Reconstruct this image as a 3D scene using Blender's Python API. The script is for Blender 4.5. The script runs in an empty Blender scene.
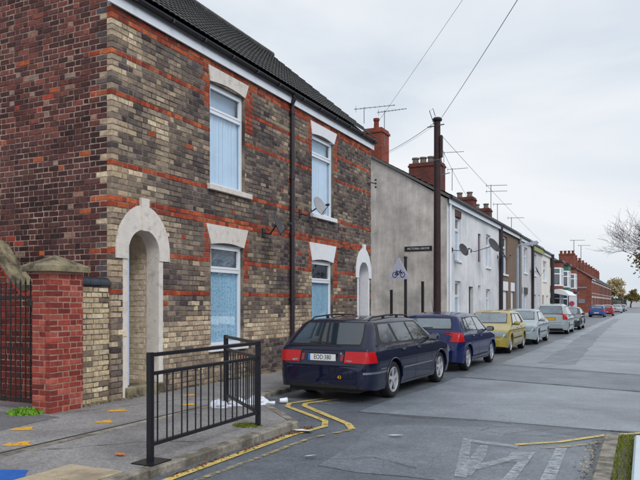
import bpy, bmesh, math, random
from mathutils import Vector, Matrix, noise
from mathutils.bvhtree import BVHTree
R = math.radians
sc = bpy.context.scene
C = sc.collection
random.seed(7)
# ------------------------------------------------------------------ camera
A = math.atan(325/665)
cd = bpy.data.cameras.new('camera'); cam = bpy.data.objects.new('camera', cd); C.objects.link(cam)
cam.location = (0, 0, 1.65); cam.rotation_euler = (R(90), 0, A)
cd.sensor_width = 36; cd.lens = 36*665/640; cd.shift_y = 63/640
cd.clip_start = .05; cd.clip_end = 3000
sc.camera = cam
# ------------------------------------------------------------------ sky
SUN_EL, SUN_AZ = 42, 128      # azimuth clockwise from +Y: light comes from the right and a little from behind
w = bpy.data.worlds.new('World'); sc.world = w; w.use_nodes = True
nt = w.node_tree; nt.nodes.clear(); N = nt.nodes.new; LK = nt.links.new
sky = N('ShaderNodeTexSky'); sky.sky_type = 'NISHITA'; sky.sun_disc = False
sky.sun_elevation = R(SUN_EL); sky.sun_rotation = R(SUN_AZ); sky.dust_density = 2.5
skm = N('ShaderNodeVectorMath'); skm.operation = 'SCALE'; skm.inputs['Scale'].default_value = .8
tc = N('ShaderNodeTexCoord'); mp = N('ShaderNodeMapping'); mp.inputs['Scale'].default_value = (1, 1, 3.2)
nz = N('ShaderNodeTexNoise'); nz.inputs['Scale'].default_value = 1.9; nz.inputs['Detail'].default_value = 5; nz.inputs['Roughness'].default_value = .5
nz.inputs['Distortion'].default_value = .4
rp = N('ShaderNodeValToRGB'); rp.color_ramp.elements[0].position = .36; rp.color_ramp.elements[1].position = .64
rp.color_ramp.elements[0].color = (6.5, 7.25, 8.1, 1); rp.color_ramp.elements[1].color = (8.9, 9.1, 9.4, 1)
mx = N('ShaderNodeMix'); mx.data_type = 'RGBA'; mx.inputs[0].default_value = .90
bg = N('ShaderNodeBackground'); bg.inputs[1].default_value = .1; out = N('ShaderNodeOutputWorld')
LK(tc.outputs['Generated'], mp.inputs[0]); LK(mp.outputs[0], nz.inputs[0]); LK(nz.outputs[0], rp.inputs[0])
LK(sky.outputs[0], skm.inputs[0]); LK(skm.outputs[0], mx.inputs[6]); LK(rp.outputs[0], mx.inputs[7]); LK(mx.outputs[2], bg.inputs[0]); LK(bg.outputs[0], out.inputs[0])
sl = bpy.data.lights.new('sun', 'SUN'); so = bpy.data.objects.new('sun', sl); C.objects.link(so)
sl.energy = 1.5; sl.angle = R(30); sl.color = (1, .97, .92)
az = R(SUN_AZ); el = R(SUN_EL)
sd = Vector((math.sin(az)*math.cos(el), math.cos(az)*math.cos(el), math.sin(el)))
so.rotation_euler = sd.to_track_quat('Z', 'Y').to_euler()
sc.view_settings.view_transform = 'Standard'; sc.view_settings.look = 'None'
sc.view_settings.exposure = .12; sc.view_settings.gamma = 1

# ------------------------------------------------------------------ materials
def lin(c):
    r = []
    for v in c[:3]:
        v /= 255
        r.append(v/12.92 if v <= .04045 else ((v+.055)/1.055)**2.4)
    return tuple(r)
def mat(name, col=None, rough=.8, metal=0, var=.12, scale=6, bump=.0, bscale=60, spec=.5, coat=0, src=None, col2=None, c2scale=1.2, c2pos=(.45, .6), c2max=1, fine=0, trans=0, streak=0, grit=0):
    m = bpy.data.materials.new(name); m.use_nodes = True; t = m.node_tree; n = t.nodes; l = t.links
    b = n['Principled BSDF']; b.inputs['Roughness'].default_value = rough; b.inputs['Metallic'].default_value = metal
    b.inputs['Specular IOR Level'].default_value = spec; b.inputs['Coat Weight'].default_value = coat; b.inputs['Coat Roughness'].default_value = .04
    g = n.new('ShaderNodeNewGeometry')
    if src == 'attr':
        a = n.new('ShaderNodeAttribute'); a.attribute_name = 'col'; base = a.outputs['Color']
    elif src == 'obj':
        a = n.new('ShaderNodeObjectInfo'); base = a.outputs['Color']
    else:
        a = n.new('ShaderNodeRGB'); a.outputs[0].default_value = (*lin(col), 1); base = a.outputs[0]
    if col2:
        x = n.new('ShaderNodeTexNoise'); x.inputs['Scale'].default_value = c2scale; x.inputs['Detail'].default_value = 6; x.inputs['Roughness'].default_value = .62
        l.new(g.outputs['Position'], x.inputs['Vector'])
        r = n.new('ShaderNodeMapRange'); r.inputs[1].default_value = c2pos[0]; r.inputs[2].default_value = c2pos[1]; r.inputs[4].default_value = c2max; l.new(x.outputs[0], r.inputs[0])
        q = n.new('ShaderNodeMix'); q.data_type = 'RGBA'; l.new(r.outputs[0], q.inputs[0]); l.new(base, q.inputs[6]); q.inputs[7].default_value = (*lin(col2), 1)
        base = q.outputs[2]
    if var:
        x = n.new('ShaderNodeTexNoise'); x.inputs['Scale'].default_value = scale; x.inputs['Detail'].default_value = 5; x.inputs['Roughness'].default_value = .65
        l.new(g.outputs['Position'], x.inputs['Vector'])
        r = n.new('ShaderNodeMapRange'); r.inputs[1].default_value = .25; r.inputs[2].default_value = .75
        r.inputs[3].default_value = 1-var*1.6; r.inputs[4].default_value = 1+var*1.6; l.new(x.outputs[0], r.inputs[0])
        v = n.new('ShaderNodeVectorMath'); v.operation = 'SCALE'; l.new(base, v.inputs[0]); l.new(r.outputs[0], v.inputs['Scale']); base = v.outputs[0]
    if streak:
        mp_ = n.new('ShaderNodeMapping'); mp_.inputs['Scale'].default_value = (2.2, 2.2, .22); l.new(g.outputs['Position'], mp_.inputs[0])
        x = n.new('ShaderNodeTexNoise'); x.inputs['Scale'].default_value = 1.6; x.inputs['Detail'].default_value = 8; x.inputs['Roughness'].default_value = .7
        l.new(mp_.outputs[0], x.inputs['Vector'])
        r = n.new('ShaderNodeMapRange'); r.inputs[1].default_value = .35; r.inputs[2].default_value = .65
        r.inputs[3].default_value = 1-streak; r.inputs[4].default_value = 1+streak*.5; l.new(x.outputs[0], r.inputs[0])
        v = n.new('ShaderNodeVectorMath'); v.operation = 'SCALE'; l.new(base, v.inputs[0]); l.new(r.outputs[0], v.inputs['Scale']); base = v.outputs[0]
    if grit:
        x = n.new('ShaderNodeTexVoronoi'); x.inputs['Scale'].default_value = 38; l.new(g.outputs['Position'], x.inputs['Vector'])
        s3 = n.new('ShaderNodeSeparateColor'); l.new(x.outputs['Color'], s3.inputs[0])
        r = n.new('ShaderNodeMapRange'); r.inputs[3].default_value = 1-grit; r.inputs[4].default_value = 1+grit; l.new(s3.outputs[0], r.inputs[0])
        v = n.new('ShaderNodeVectorMath'); v.operation = 'SCALE'; l.new(base, v.inputs[0]); l.new(r.outputs[0], v.inputs['Scale']); base = v.outputs[0]
    if fine:
        x = n.new('ShaderNodeTexNoise'); x.inputs['Scale'].default_value = 90; x.inputs['Detail'].default_value = 2
        l.new(g.outputs['Position'], x.inputs['Vector'])
        r = n.new('ShaderNodeMapRange'); r.inputs[1].default_value = .3; r.inputs[2].default_value = .7
        r.inputs[3].default_value = 1-fine; r.inputs[4].default_value = 1+fine; l.new(x.outputs[0], r.inputs[0])
        v = n.new('ShaderNodeVectorMath'); v.operation = 'SCALE'; l.new(base, v.inputs[0]); l.new(r.outputs[0], v.inputs['Scale']); base = v.outputs[0]
    l.new(base, b.inputs['Base Color'])
    if bump:
        x = n.new('ShaderNodeTexNoise'); x.inputs['Scale'].default_value = bscale; x.inputs['Detail'].default_value = 4
        l.new(g.outputs['Position'], x.inputs['Vector'])
        k = n.new('ShaderNodeBump'); k.inputs['Strength'].default_value = bump; k.inputs['Distance'].default_value = .01
        l.new(x.outputs[0], k.inputs['Height']); l.new(k.outputs[0], b.inputs['Normal'])
    if trans: b.inputs['Transmission Weight'].default_value = trans
    return m
def glassmat(name, tint=(.9, .95, 1), refl=1.0):
    m = bpy.data.materials.new(name); m.use_nodes = True; t = m.node_tree; n = t.nodes; l = t.links; n.clear()
    o = n.new('ShaderNodeOutputMaterial'); x = n.new('ShaderNodeMixShader'); f = n.new('ShaderNodeLayerWeight'); f.inputs[0].default_value = .5; pw = n.new('ShaderNodeMath'); pw.operation = 'POWER'; pw.inputs[1].default_value = 4.5
    mm = n.new('ShaderNodeMath'); mm.operation = 'MULTIPLY_ADD'; mm.inputs[1].default_value = .9*refl; mm.inputs[2].default_value = .07*refl; mm.use_clamp = True
    a = n.new('ShaderNodeBsdfTransparent'); a.inputs[0].default_value = (*tint, 1); g = n.new('ShaderNodeBsdfGlossy'); g.inputs['Roughness'].default_value = .02
    l.new(f.outputs['Facing'], pw.inputs[0]); l.new(pw.outputs[0], mm.inputs[0]); l.new(mm.outputs[0], x.inputs[0]); l.new(a.outputs[0], x.inputs[1]); l.new(g.outputs[0], x.inputs[2]); l.new(x.outputs[0], o.inputs[0]); return m
def wornpaint(name, col, thr, scale=9, rough=.7, soft=.07, amax=.92):
    m = mat(name, col, rough, var=.15, scale=12); t = m.node_tree; n = t.nodes; l = t.links
    b = n['Principled BSDF']; g = n.new('ShaderNodeNewGeometry')
    x = n.new('ShaderNodeTexNoise'); x.inputs['Scale'].default_value = scale; x.inputs['Detail'].default_value = 9; x.inputs['Roughness'].default_value = .75
    l.new(g.outputs['Position'], x.inputs['Vector'])
    r = n.new('ShaderNodeMapRange'); r.inputs[1].default_value = thr-soft; r.inputs[2].default_value = thr+soft; r.inputs[3].default_value = amax; r.inputs[4].default_value = 0
    l.new(x.outputs[0], r.inputs[0]); l.new(r.outputs[0], b.inputs['Alpha']); return m
def brickmat(name, c1, c2, mortar, sx=.24, sz=.094, axis='y'):
    m = mat(name, c1, .9, var=.2, scale=1.5, bump=.3); t = m.node_tree; n = t.nodes; l = t.links; b = n['Principled BSDF']
    g = n.new('ShaderNodeNewGeometry'); s = n.new('ShaderNodeSeparateXYZ'); cb = n.new('ShaderNodeCombineXYZ'); l.new(g.outputs['Position'], s.inputs[0])
    ad = n.new('ShaderNodeMath'); ad.operation = 'ADD'; l.new(s.outputs[0], ad.inputs[0]); l.new(s.outputs[1], ad.inputs[1])
    l.new(ad.outputs[0], cb.inputs[0]); l.new(s.outputs[2], cb.inputs[1])
    k = n.new('ShaderNodeTexBrick'); k.inputs['Scale'].default_value = 1; k.inputs['Brick Width'].default_value = sx; k.inputs['Row Height'].default_value = sz
    k.inputs['Mortar Size'].default_value = .008; k.inputs['Color1'].default_value = (*lin(c1), 1); k.inputs['Color2'].default_value = (*lin(c2), 1); k.inputs['Mortar'].default_value = (*lin(mortar), 1)
    l.new(cb.outputs[0], k.inputs[0])
    x = n.new('ShaderNodeTexNoise'); x.inputs['Scale'].default_value = .9; x.inputs['Detail'].default_value = 6; l.new(g.outputs['Position'], x.inputs['Vector'])
    r = n.new('ShaderNodeMapRange'); r.inputs[1].default_value = .3; r.inputs[2].default_value = .7; r.inputs[3].default_value = .7; r.inputs[4].default_value = 1.2; l.new(x.outputs[0], r.inputs[0])
    v = n.new('ShaderNodeVectorMath'); v.operation = 'SCALE'; l.new(k.outputs[0], v.inputs[0]); l.new(r.outputs[0], v.inputs['Scale'])
    l.new(v.outputs[0], b.inputs['Base Color']); return m

M = {}
M['brick'] = mat('brick_stuff', src='attr', rough=.92, var=.22, scale=16, col2=(72, 66, 64), c2scale=9, c2pos=(.5, .72), c2max=.4, bump=.5, bscale=110, spec=.25, fine=.12)
M['brickobj'] = mat('brick_piece', src='obj', rough=.92, var=.22, scale=16, col2=(72, 66, 64), c2scale=9, c2pos=(.5, .72), c2max=.4, bump=.5, bscale=110, spec=.25, fine=.12)
M['mortar'] = mat('mortar', (136, 124, 112), .95, var=.22, scale=5, bump=.5, bscale=90, col2=(74, 68, 66), c2scale=1.1, spec=.2)
M['mortar_side'] = mat('mortar_side', (166, 146, 134), .95, var=.3, scale=2.5, col2=(110, 92, 86), c2scale=2, bump=.4, spec=.2)
M['mortar_pale'] = mat('mortar_pale', (164, 134, 120), .95, var=.12, bump=.4, spec=.2)
M['stone'] = mat('painted_stone', (216, 210, 204), .75, var=.06, scale=8, bump=.4, bscale=30, col2=(150, 142, 134), c2scale=6, c2pos=(.54, .8), streak=.08)
M['stone2'] = mat('white_painted_stone', (228, 230, 236), .6, var=.05, scale=8, bump=.15, bscale=40)
M['sandstone'] = mat('weathered_stone', (140, 130, 105), .9, var=.25, scale=9, bump=.6, bscale=50, col2=(78, 72, 60), c2scale=3)
M['porch'] = mat('porch_paint', (206, 192, 172), .8, var=.08, scale=4, bump=.3, col2=(172, 156, 136), c2scale=3)
M['upvc'] = mat('white_upvc', (226, 232, 240), .35, var=.02)
M['pipe_pale'] = mat('pale_frame', (188, 200, 222), .5, var=.05)
M['fascia'] = mat('white_fascia', (226, 232, 242), .4, var=.04, scale=3)
M['gutter'] = mat('dark_gutter', (34, 34, 42), .4, var=.1)
M['pipe'] = mat('plum_downpipe', (40, 32, 42), .5, var=.15)
M['pipe_grey'] = mat('grey_pipe', (120, 124, 130), .5, var=.1)
M['tile'] = mat('roof_tile', (48, 49, 52), .62, var=.25, scale=5, bump=.3, col2=(70, 70, 68), c2scale=3)
M['slate'] = mat('far_roof', (66, 62, 62), .7, var=.2, scale=2, bump=.2)
M['redtile'] = mat('red_brown_roof', (112, 62, 50), .8, var=.2, scale=2)
M['curtain'] = mat('net_curtain', (226, 236, 242), .9, var=.05, scale=3, spec=.1)
M['curtain_b'] = mat('blue_lace', (210, 234, 240), .9, var=.10, scale=24, spec=.1, streak=.12, col2=(146, 192, 212), c2scale=24, c2pos=(.5, .6))
M['glass'] = glassmat('window_glass')
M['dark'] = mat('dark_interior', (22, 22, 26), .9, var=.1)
M['black'] = mat('black_metal_paint', (20, 21, 30), .38, var=.2, scale=20, spec=.5)
M['gate'] = mat('rusty_black_iron', (24, 19, 20), .6, var=.3, scale=14, col2=(46, 28, 24), c2scale=8)
M['road'] = mat('asphalt_road', (100, 107, 116), .42, var=.2, scale=.9, bump=.7, bscale=120, col2=(88, 94, 103), c2scale=.7, c2pos=(.4, .65), fine=.34, spec=.5, grit=.2)
M['road_l'] = mat('pale_worn_asphalt', (128, 137, 148), .34, var=.16, scale=.8, bump=.6, bscale=120, col2=(108, 115, 124), c2scale=.6, c2pos=(.42, .66), fine=.3, spec=.5, grit=.18)
M['road_d'] = mat('dark_patch_asphalt', (102, 110, 120), .42, var=.18, scale=1.3, bump=.6, bscale=120, fine=.34, spec=.5, col2=(112, 119, 128), c2scale=.9, grit=.2)
M['tar'] = mat('tar_joint', (40, 43, 50), .6, var=.2)
M['pave'] = mat('asphalt_pavement', (140, 138, 139), .85, var=.16, scale=2.2, bump=.7, bscale=110, col2=(114, 112, 114), c2scale=1.1, fine=.34, grit=.2)
M['pave_d'] = mat('dark_asphalt_pavement', (104, 104, 107), .85, var=.16, scale=2, bump=.6, bscale=110, fine=.3, grit=.18)
M['kerb'] = mat('kerb_concrete', (140, 135, 126), .85, var=.2, scale=5, bump=.6, bscale=70, col2=(98, 93, 84), c2scale=4, fine=.2, grit=.1)
M['slab'] = mat('cream_slab', (172, 158, 134), .88, var=.1, scale=4, bump=.5, bscale=90, col2=(140, 128, 110), c2scale=2.2, fine=.12)
M['yellow'] = wornpaint('worn_yellow_paint', (208, 184, 106), .60, 11, soft=.12)
M['yellow_w'] = wornpaint('very_worn_yellow_paint', (176, 160, 108), .5, 9)
M['orange'] = wornpaint('yellow_footway_paint', (222, 168, 52), .60, 14)
M['white_w'] = wornpaint('worn_white_paint', (184, 190, 198), .50, 14, soft=.16, amax=.6)
M['white_s'] = wornpaint('scuffed_white_paint', (184, 190, 198), .53, 14, soft=.14, amax=.7)
M['blue'] = wornpaint('blue_footway_paint', (28, 92, 176), .74, 8)
M['render'] = mat('grey_render', (196, 190, 186), .9, var=.1, scale=1.1, bump=.3, bscale=12, col2=(158, 154, 150), c2scale=1.3, c2pos=(.4, .7), streak=.22)
M['render_w'] = mat('white_render', (222, 224, 228), .85, var=.05, scale=1.5, bump=.15, col2=(206, 208, 214), c2scale=1.0, streak=.1)
M['render_b'] = mat('brown_pebbledash', (116, 98, 84), .9, var=.12, scale=2, bump=.4, fine=.15)
M['render_g'] = mat('pale_grey_render', (196, 196, 200), .85, var=.08, scale=1.5, bump=.15)
M['render_c'] = mat('cream_white_render', (226, 222, 216), .85, var=.06, scale=1.5, bump=.15)
M['redbrick'] = brickmat('red_brick_far', (138, 66, 50), (106, 50, 42), (140, 110, 96))
M['darkbrick'] = brickmat('dark_brick_far', (98, 60, 52), (78, 48, 44), (120, 104, 96))
M['chim'] = brickmat('chimney_brick', (150, 66, 48), (124, 54, 42), (130, 90, 76))
M['chimd'] = brickmat('sooty_chimney_brick', (118, 50, 42), (84, 46, 42), (84, 72, 68))
M['pot'] = mat('chimney_pot', (112, 104, 96), .85, var=.2, scale=9)
M['potr'] = mat('red_chimney_pot', (120, 52, 42), .85, var=.2, scale=9)
M['pole'] = mat('creosoted_pole', (50, 29, 33), .75, var=.25, scale=7, bump=.4, bscale=25)
M['alu'] = mat('aerial_metal', (118, 122, 128), .4, metal=.6, var=.05)
M['lampgrey'] = mat('lamp_grey', (150, 160, 170), .5, var=.08)
M['dish'] = mat('dark_dish', (48, 48, 54), .5, var=.1)
M['dishp'] = mat('pale_dish', (150, 152, 158), .5, var=.1)
M['signface'] = mat('faded_sign', (190, 198, 220), .4, var=.04)
M['signblue'] = mat('sign_ink', (26, 40, 76), .5, var=0)
M['signrim'] = mat('faded_sign_rim', (206, 200, 216), .4, var=.04)
M['signblack'] = mat('sign_black', (26, 26, 30), .5, var=.1)
M['signwhite'] = mat('sign_letters', (214, 214, 214), .5, var=0)
M['poster'] = mat('pink_sign', (178, 70, 96), .5, var=0)
M['tyre'] = mat('tyre_rubber', (24, 24, 26), .85, var=.1)
M['rim'] = mat('alloy_rim', (178, 182, 190), .35, metal=.25, var=.05)
M['rimd'] = mat('brake_dark', (30, 30, 32), .6, var=.1)
M['trim'] = mat('black_plastic_trim', (22, 23, 26), .55, var=.1)
M['chrome'] = mat('satin_trim', (150, 156, 168), .25, metal=.8, var=0)
M['lred'] = mat('tail_lamp_red', (176, 14, 22), .3, var=.12, scale=30, coat=.35, spec=.3)
M['lred2'] = mat('tail_lamp_dark_red', (120, 14, 22), .12, var=.06, coat=.6)
M['lclear'] = mat('lamp_clear', (120, 130, 138), .2, var=.3, scale=30, coat=.6)
M['lamber'] = mat('amber_lamp', (210, 110, 30), .2, var=0, coat=.5)
M['cglass'] = mat('tinted_car_glass', (34, 44, 52), .04, var=0, spec=.9, coat=.5)
M['cglassp'] = mat('painted_sky_car_glass', (96, 112, 122), .05, var=.25, scale=1.8, spec=1, coat=1)  # reflected sky and see-through painted into the pale, blotchy colour
M['cglassm'] = mat('mid_car_glass', (52, 64, 74), .05, var=.25, scale=1.8, spec=1, coat=1)  # colour noise stands in for uneven reflections
M['platew'] = mat('white_plate', (226, 228, 230), .4, var=0)
M['platey'] = mat('yellow_plate', (232, 176, 40), .4, var=0)
M['plateb'] = mat('plate_blue', (40, 110, 200), .4, var=0)
M['ink'] = mat('plate_ink', (16, 16, 18), .5, var=0)
M['soil'] = mat('verge_soil', (84, 82, 74), .95, var=.25, scale=7, bump=.9, bscale=60, col2=(92, 100, 40), c2scale=2.6, c2pos=(.5, .62), fine=.2)
M['land'] = mat('far_ground', (92, 98, 90), .95, var=.2, scale=.05)
M['grass'] = mat('weed_green', (104, 150, 34), .8, var=.25, scale=20)
M['moss'] = mat('moss', (110, 118, 34), .9, var=.3, scale=20)
M['leafg'] = mat('gutter_leaf', (112, 82, 56), .85, var=.4, scale=30)
M['leaf'] = mat('dead_leaf', (186, 110, 52), .8, var=.25, scale=40)
M['litter'] = mat('white_litter', (226, 230, 236), .6, var=.04)
M['bag'] = mat('white_sack', (206, 212, 224), .6, var=.06, scale=20, bump=.5, bscale=30)
M['bark'] = mat('hazed_bark', (98, 90, 94), .9, var=.2, scale=8)  # bark and twigs lightened in colour to suggest haze
M['twig'] = mat('twig', (58, 50, 52), .9, var=.1)
M['oliv'] = mat('olive_leaves', (96, 84, 34), .8, var=.35, scale=6)
M['autumn'] = mat('autumn_leaves', (158, 142, 104), .8, var=.35, scale=2)  # distance haze painted in by paling the leaf colour
M['hedge'] = mat('dark_hedge_leaves', (84, 94, 84), .85, var=.35, scale=1.5)
M['lidgrey'] = mat('pale_grey_cover', (190, 204, 214), .5, var=.04, scale=5)
M['cope'] = mat('blue_black_coping_brick', (44, 50, 62), .35, var=.2, scale=10, bump=.2)
M['wire'] = mat('cable', (70, 74, 82), .7, var=0)
M['green'] = mat('green_paint', (40, 96, 76), .5, var=.1)
M['ygreen'] = mat('yellow_green_board', (150, 158, 84), .6, var=.1)
M['wood'] = mat('brown_door', (112, 76, 50), .6, var=.2)
M['purple'] = mat('plum_board', (96, 72, 96), .7, var=.1)
M['bulbglass'] = mat('lamp_bowl', (168, 176, 190), .3, var=.05)

# ------------------------------------------------------------------ mesh builder
W = {}
class MB:
    def __init__(s): s.v = []; s.f = []; s.c = []; s.hascol = False
    def add(s, vs, fs, col=None):
        k = len(s.v); s.v += [Vector(p) for p in vs]; s.f += [tuple(i+k for i in f) for f in fs]
        s.c += [col or (1, 1, 1)]*len(vs)
        if col: s.hascol = True
        return s
    def box(s, x0, x1, y0, y1, z0, z1, col=None):
        return s.add([(x0,y0,z0),(x1,y0,z0),(x1,y1,z0),(x0,y1,z0),(x0,y0,z1),(x1,y0,z1),(x1,y1,z1),(x0,y1,z1)],
                     [(0,3,2,1),(4,5,6,7),(0,1,5,4),(1,2,6,5),(2,3,7,6),(3,0,4,7)], col)
    def cbox(s, x0, x1, y0, y1, z0, z1, b=.006, col=None):          # chamfered box
        vs = []; 
        for (xa, xb, ya, yb, za, zb) in ((x0, x1, y0+b, y1-b, z0+b, z1-b), (x0+b, x1-b, y0, y1, z0+b, z1-b), (x0+b, x1-b, y0+b, y1-b, z0, z1)):
            vs += [(x, y, z) for x in (xa, xb) for y in (ya, yb) for z in (za, zb)]
        # hull through bmesh
        bm = bmesh.new(); [bm.verts.new(p) for p in vs]; bmesh.ops.convex_hull(bm, input=bm.verts); bm.verts.index_update()
        s.add([v.co.copy() for v in bm.verts], [[v.index for v in f.verts] for f in bm.faces], col); bm.free(); return s
    def prism(s, poly, fn, d0, d1, col=None):
        """poly: 2D outline, fn(a,b,d)->point"""
        n = len(poly); vs = [fn(a, b, d0) for a, b in poly]+[fn(a, b, d1) for a, b in poly]
        fs = [tuple(range(n-1, -1, -1)), tuple(range(n, 2*n))]+[(i, (i+1) % n, n+(i+1) % n, n+i) for i in range(n)]
        return s.add(vs, fs, col)
    def tube(s, pts, r, n=8, col=None, caps=True, r2=None):
        pts = [Vector(p) for p in pts]; rings = []; m = len(pts)
        for i, p in enumerate(pts):
            d = (pts[min(i+1, m-1)]-pts[max(i-1, 0)])
            if d.length < 1e-9: d = Vector((0, 0, 1))
            d.normalize(); u = d.cross(Vector((0, 0, 1)))
            if u.length < .05: u = d.cross(Vector((0, 1, 0)))
            u.normalize(); q = d.cross(u); rr = r if r2 is None else r+(r2-r)*i/(m-1)
            rings.append([p+(u*math.cos(2*math.pi*k/n)+q*math.sin(2*math.pi*k/n))*rr for k in range(n)])
        vs = [v for g in rings for v in g]; fs = []
        for i in range(m-1):
            for k in range(n):
                fs.append((i*n+k, (i+1)*n+k, (i+1)*n+(k+1) % n, i*n+(k+1) % n))
        if caps: fs += [tuple(range(n)), tuple(range(m*n-1, (m-1)*n-1, -1))]
        return s.add(vs, fs, col)
    def lathe(s, prof, c, n=16, axis='z', col=None, caps=True):
        """prof: (r, h)"""
        vs = []; c = Vector(c)
        for r, h in prof:
            for k in range(n):
                a = 2*math.pi*k/n; u, q = r*math.cos(a), r*math.sin(a)
                vs.append(c+(Vector((u, q, h)) if axis == 'z' else Vector((u, h, q)) if axis == 'y' else Vector((h, u, q))))
        fs = []
        for i in range(len(prof)-1):
            for k in range(n): fs.append((i*n+k, i*n+(k+1) % n, (i+1)*n+(k+1) % n, (i+1)*n+k))
        fs += [tuple(range(n-1, -1, -1)), tuple(range((len(prof)-1)*n, len(prof)*n))] if caps else []
        return s.add(vs, fs, col)
    def build(s, name, m, parent=None, local=False, smooth=None, fixn=True):
        vs = s.v
        if parent is not None and not local:
            inv = W[parent].inverted(); vs = [inv @ v for v in vs]
        me = bpy.data.meshes.new(name); me.from_pydata(vs, [], s.f)
        if s.hascol:
            at = me.color_attributes.new('col', 'FLOAT_COLOR', 'POINT')
            buf = []
            for c in s.c: buf += [c[0], c[1], c[2], 1]
            at.data.foreach_set('color', buf)
        me.materials.append(m)
        if fixn or smooth:
            bm = bmesh.new(); bm.from_mesh(me)
            if fixn: bmesh.ops.recalc_face_normals(bm, faces=bm.faces)
            if smooth:
                for f in bm.faces: f.smooth = True
                for e in bm.edges:
                    if len(e.link_faces) == 2 and e.calc_face_angle(0) > R(smooth): e.smooth = False
            bm.to_mesh(me); bm.free()
        o = bpy.data.objects.new(name, me); C.objects.link(o)
        if parent is not None: o.parent = parent
        W[o] = W[parent].copy() if parent is not None else Matrix.Identity(4)
        return o
def tag(o, label=None, cat=None, group=None, kind=None):
    if label: o['label'] = label
    if cat: o['category'] = cat
    if group: o['group'] = group
    if kind: o['kind'] = kind
    return o
def thing(name, label, cat, loc, rz=0, group=None):
    o = bpy.data.objects.new(name, None); C.objects.link(o); o.empty_display_size = .1
    o.location = loc; o.rotation_euler = (0, 0, rz)
    W[o] = Matrix.Translation(Vector(loc)) @ Matrix.Rotation(rz, 4, 'Z')
    return tag(o, label, cat, group)
def struct(mb, name, m, **k): return tag(mb.build(name, m, **k), kind='structure')
def text_mesh(txt, size, fn, m, name, parent, local=False, spacing=1.0, depth=.002):
    cu = bpy.data.curves.new('t', 'FONT'); cu.body = txt; cu.size = size; cu.align_x = 'CENTER'; cu.align_y = 'CENTER'; cu.space_character = spacing; cu.extrude = depth; cu.resolution_u = 3
    o = bpy.data.objects.new('t', cu); C.objects.link(o); dg = bpy.context.evaluated_depsgraph_get()
    me = bpy.data.meshes.new_from_object(o.evaluated_get(dg)); bpy.data.objects.remove(o)
    mb = MB(); mb.add([fn(v.co.x, v.co.y, v.co.z) for v in me.vertices], [tuple(p.vertices) for p in me.polygons]); bpy.data.meshes.remove(me)
    return mb.build(name, m, parent, local=local)
def pick(cols, j=.08):
    c = lin(random.choice(cols)); k = 1+random.uniform(-j, j)*2; return tuple(max(0, v*k) for v in c)
def nz3(x, y, z): return noise.noise(Vector((x, y, z)))

FX = -7.64          # building line of the whole street
PZ = .09            # pavement height
# ================================================================== GROUND
g = MB(); g.add([(-900, -300, -.03), (900, -300, -.03), (900, 1500, -.03), (-900, 1500, -.03)], [(0, 1, 2, 3)]); struct(g, 'ground', M['land'])
def sheet(mb, poly, z): return mb.add([(x, y, z) for x, y in poly], [tuple(range(len(poly)))])
rd = MB(); sheet(rd, [(-40, -25), (40, -25), (40, 520), (-40, 520)], 0); struct(rd, 'road', M['road'])
def wob(p, amp=.06, seg=.5):
    o = []
    for i in range(len(p)):
        a, b = Vector(p[i]), Vector(p[(i+1) % len(p)]); n = max(1, int((b-a).length/seg))
        for k in range(n):
            q = a.lerp(b, k/n); o.append((q.x+random.uniform(-amp, amp), q.y+random.uniform(-amp, amp)))
    return o
z = .004
s_ = MB(); sheet(s_, wob([(-3.9, 9.35), (-2.3, 9.4), (.4, 9.35), (3, 9.4), (3, 13.3), (-.1, 13.6), (-3.7, 14.6), (-3.85, 11)], .04, .7), z); tag(struct(s_, 'road_patch', M['road_l']))
s_ = MB(); sheet(s_, wob([(-3.75, 14.7), (-.1, 13.75), (2, 13.6), (2, 16.2), (-.1, 16.6), (-3.7, 17.9)], .04, .6), z); struct(s_, 'road_patch', M['road_d'])
s_ = MB(); sheet(s_, wob([(-3.5, 18.2), (-.1, 16.9), (2, 16.6), (2, 120), (-3.3, 120)], .05, 1.2), z); struct(s_, 'road_patch', M['road_l'])
s_ = MB(); sheet(s_, wob([(-2.6, 19), (-1.7, 19), (-2.1, 40), (-2.3, 75), (-2.9, 75), (-2.9, 40)], .09, 1.0), 2*z); struct(s_, 'road_patch', M['road_d'])
s_ = MB(); sheet(s_, wob([(-3.0, 6.0), (-.5, 6.1), (-.5, 8.7), (-1.6, 9.0), (-3.2, 8.4)], .06, .5), z); struct(s_, 'road_patch', M['road_d'])
s_ = MB(); sheet(s_, wob([(-6.2, 9.9), (-4.6, 9.75), (-4.1, 10.9), (-6.2, 11.4)], .02, .8), z); struct(s_, 'road_patch', M['road_d'])
for pl in ([(-3.9, 9.3), (-3.1, 9.2), (-2.3, 9.33), (-1.3, 9.28), (.5, 9.38)], [(-3.75, 14.68), (-2, 14.2), (-.1, 13.7), (1, 13.6)], [(-3.7, 17.95), (-2, 17.3), (-.1, 16.65)], [(-4.15, 9.75), (-4.1, 10.95)]):
    j = MB(); L_ = []; 
    for i in range(len(pl)-1):
        a, b = Vector(pl[i]), Vector(pl[i+1])
        for k in range(6):
            q = a.lerp(b, k/6); L_.append((q.x+random.uniform(-.02, .02), q.y+random.uniform(-.03, .03)))
    for i in range(len(L_)-1):
        (x0, y0), (x1, y1) = L_[i], L_[i+1]; wd = random.uniform(.004, .016)
        j.add([(x0, y0-wd, .0125), (x1, y1-wd, .0125), (x1, y1+wd, .0125), (x0, y0+wd, .0125)], [(0, 1, 2, 3)])
    struct(j, 'tar_joint', M['tar'])
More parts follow.
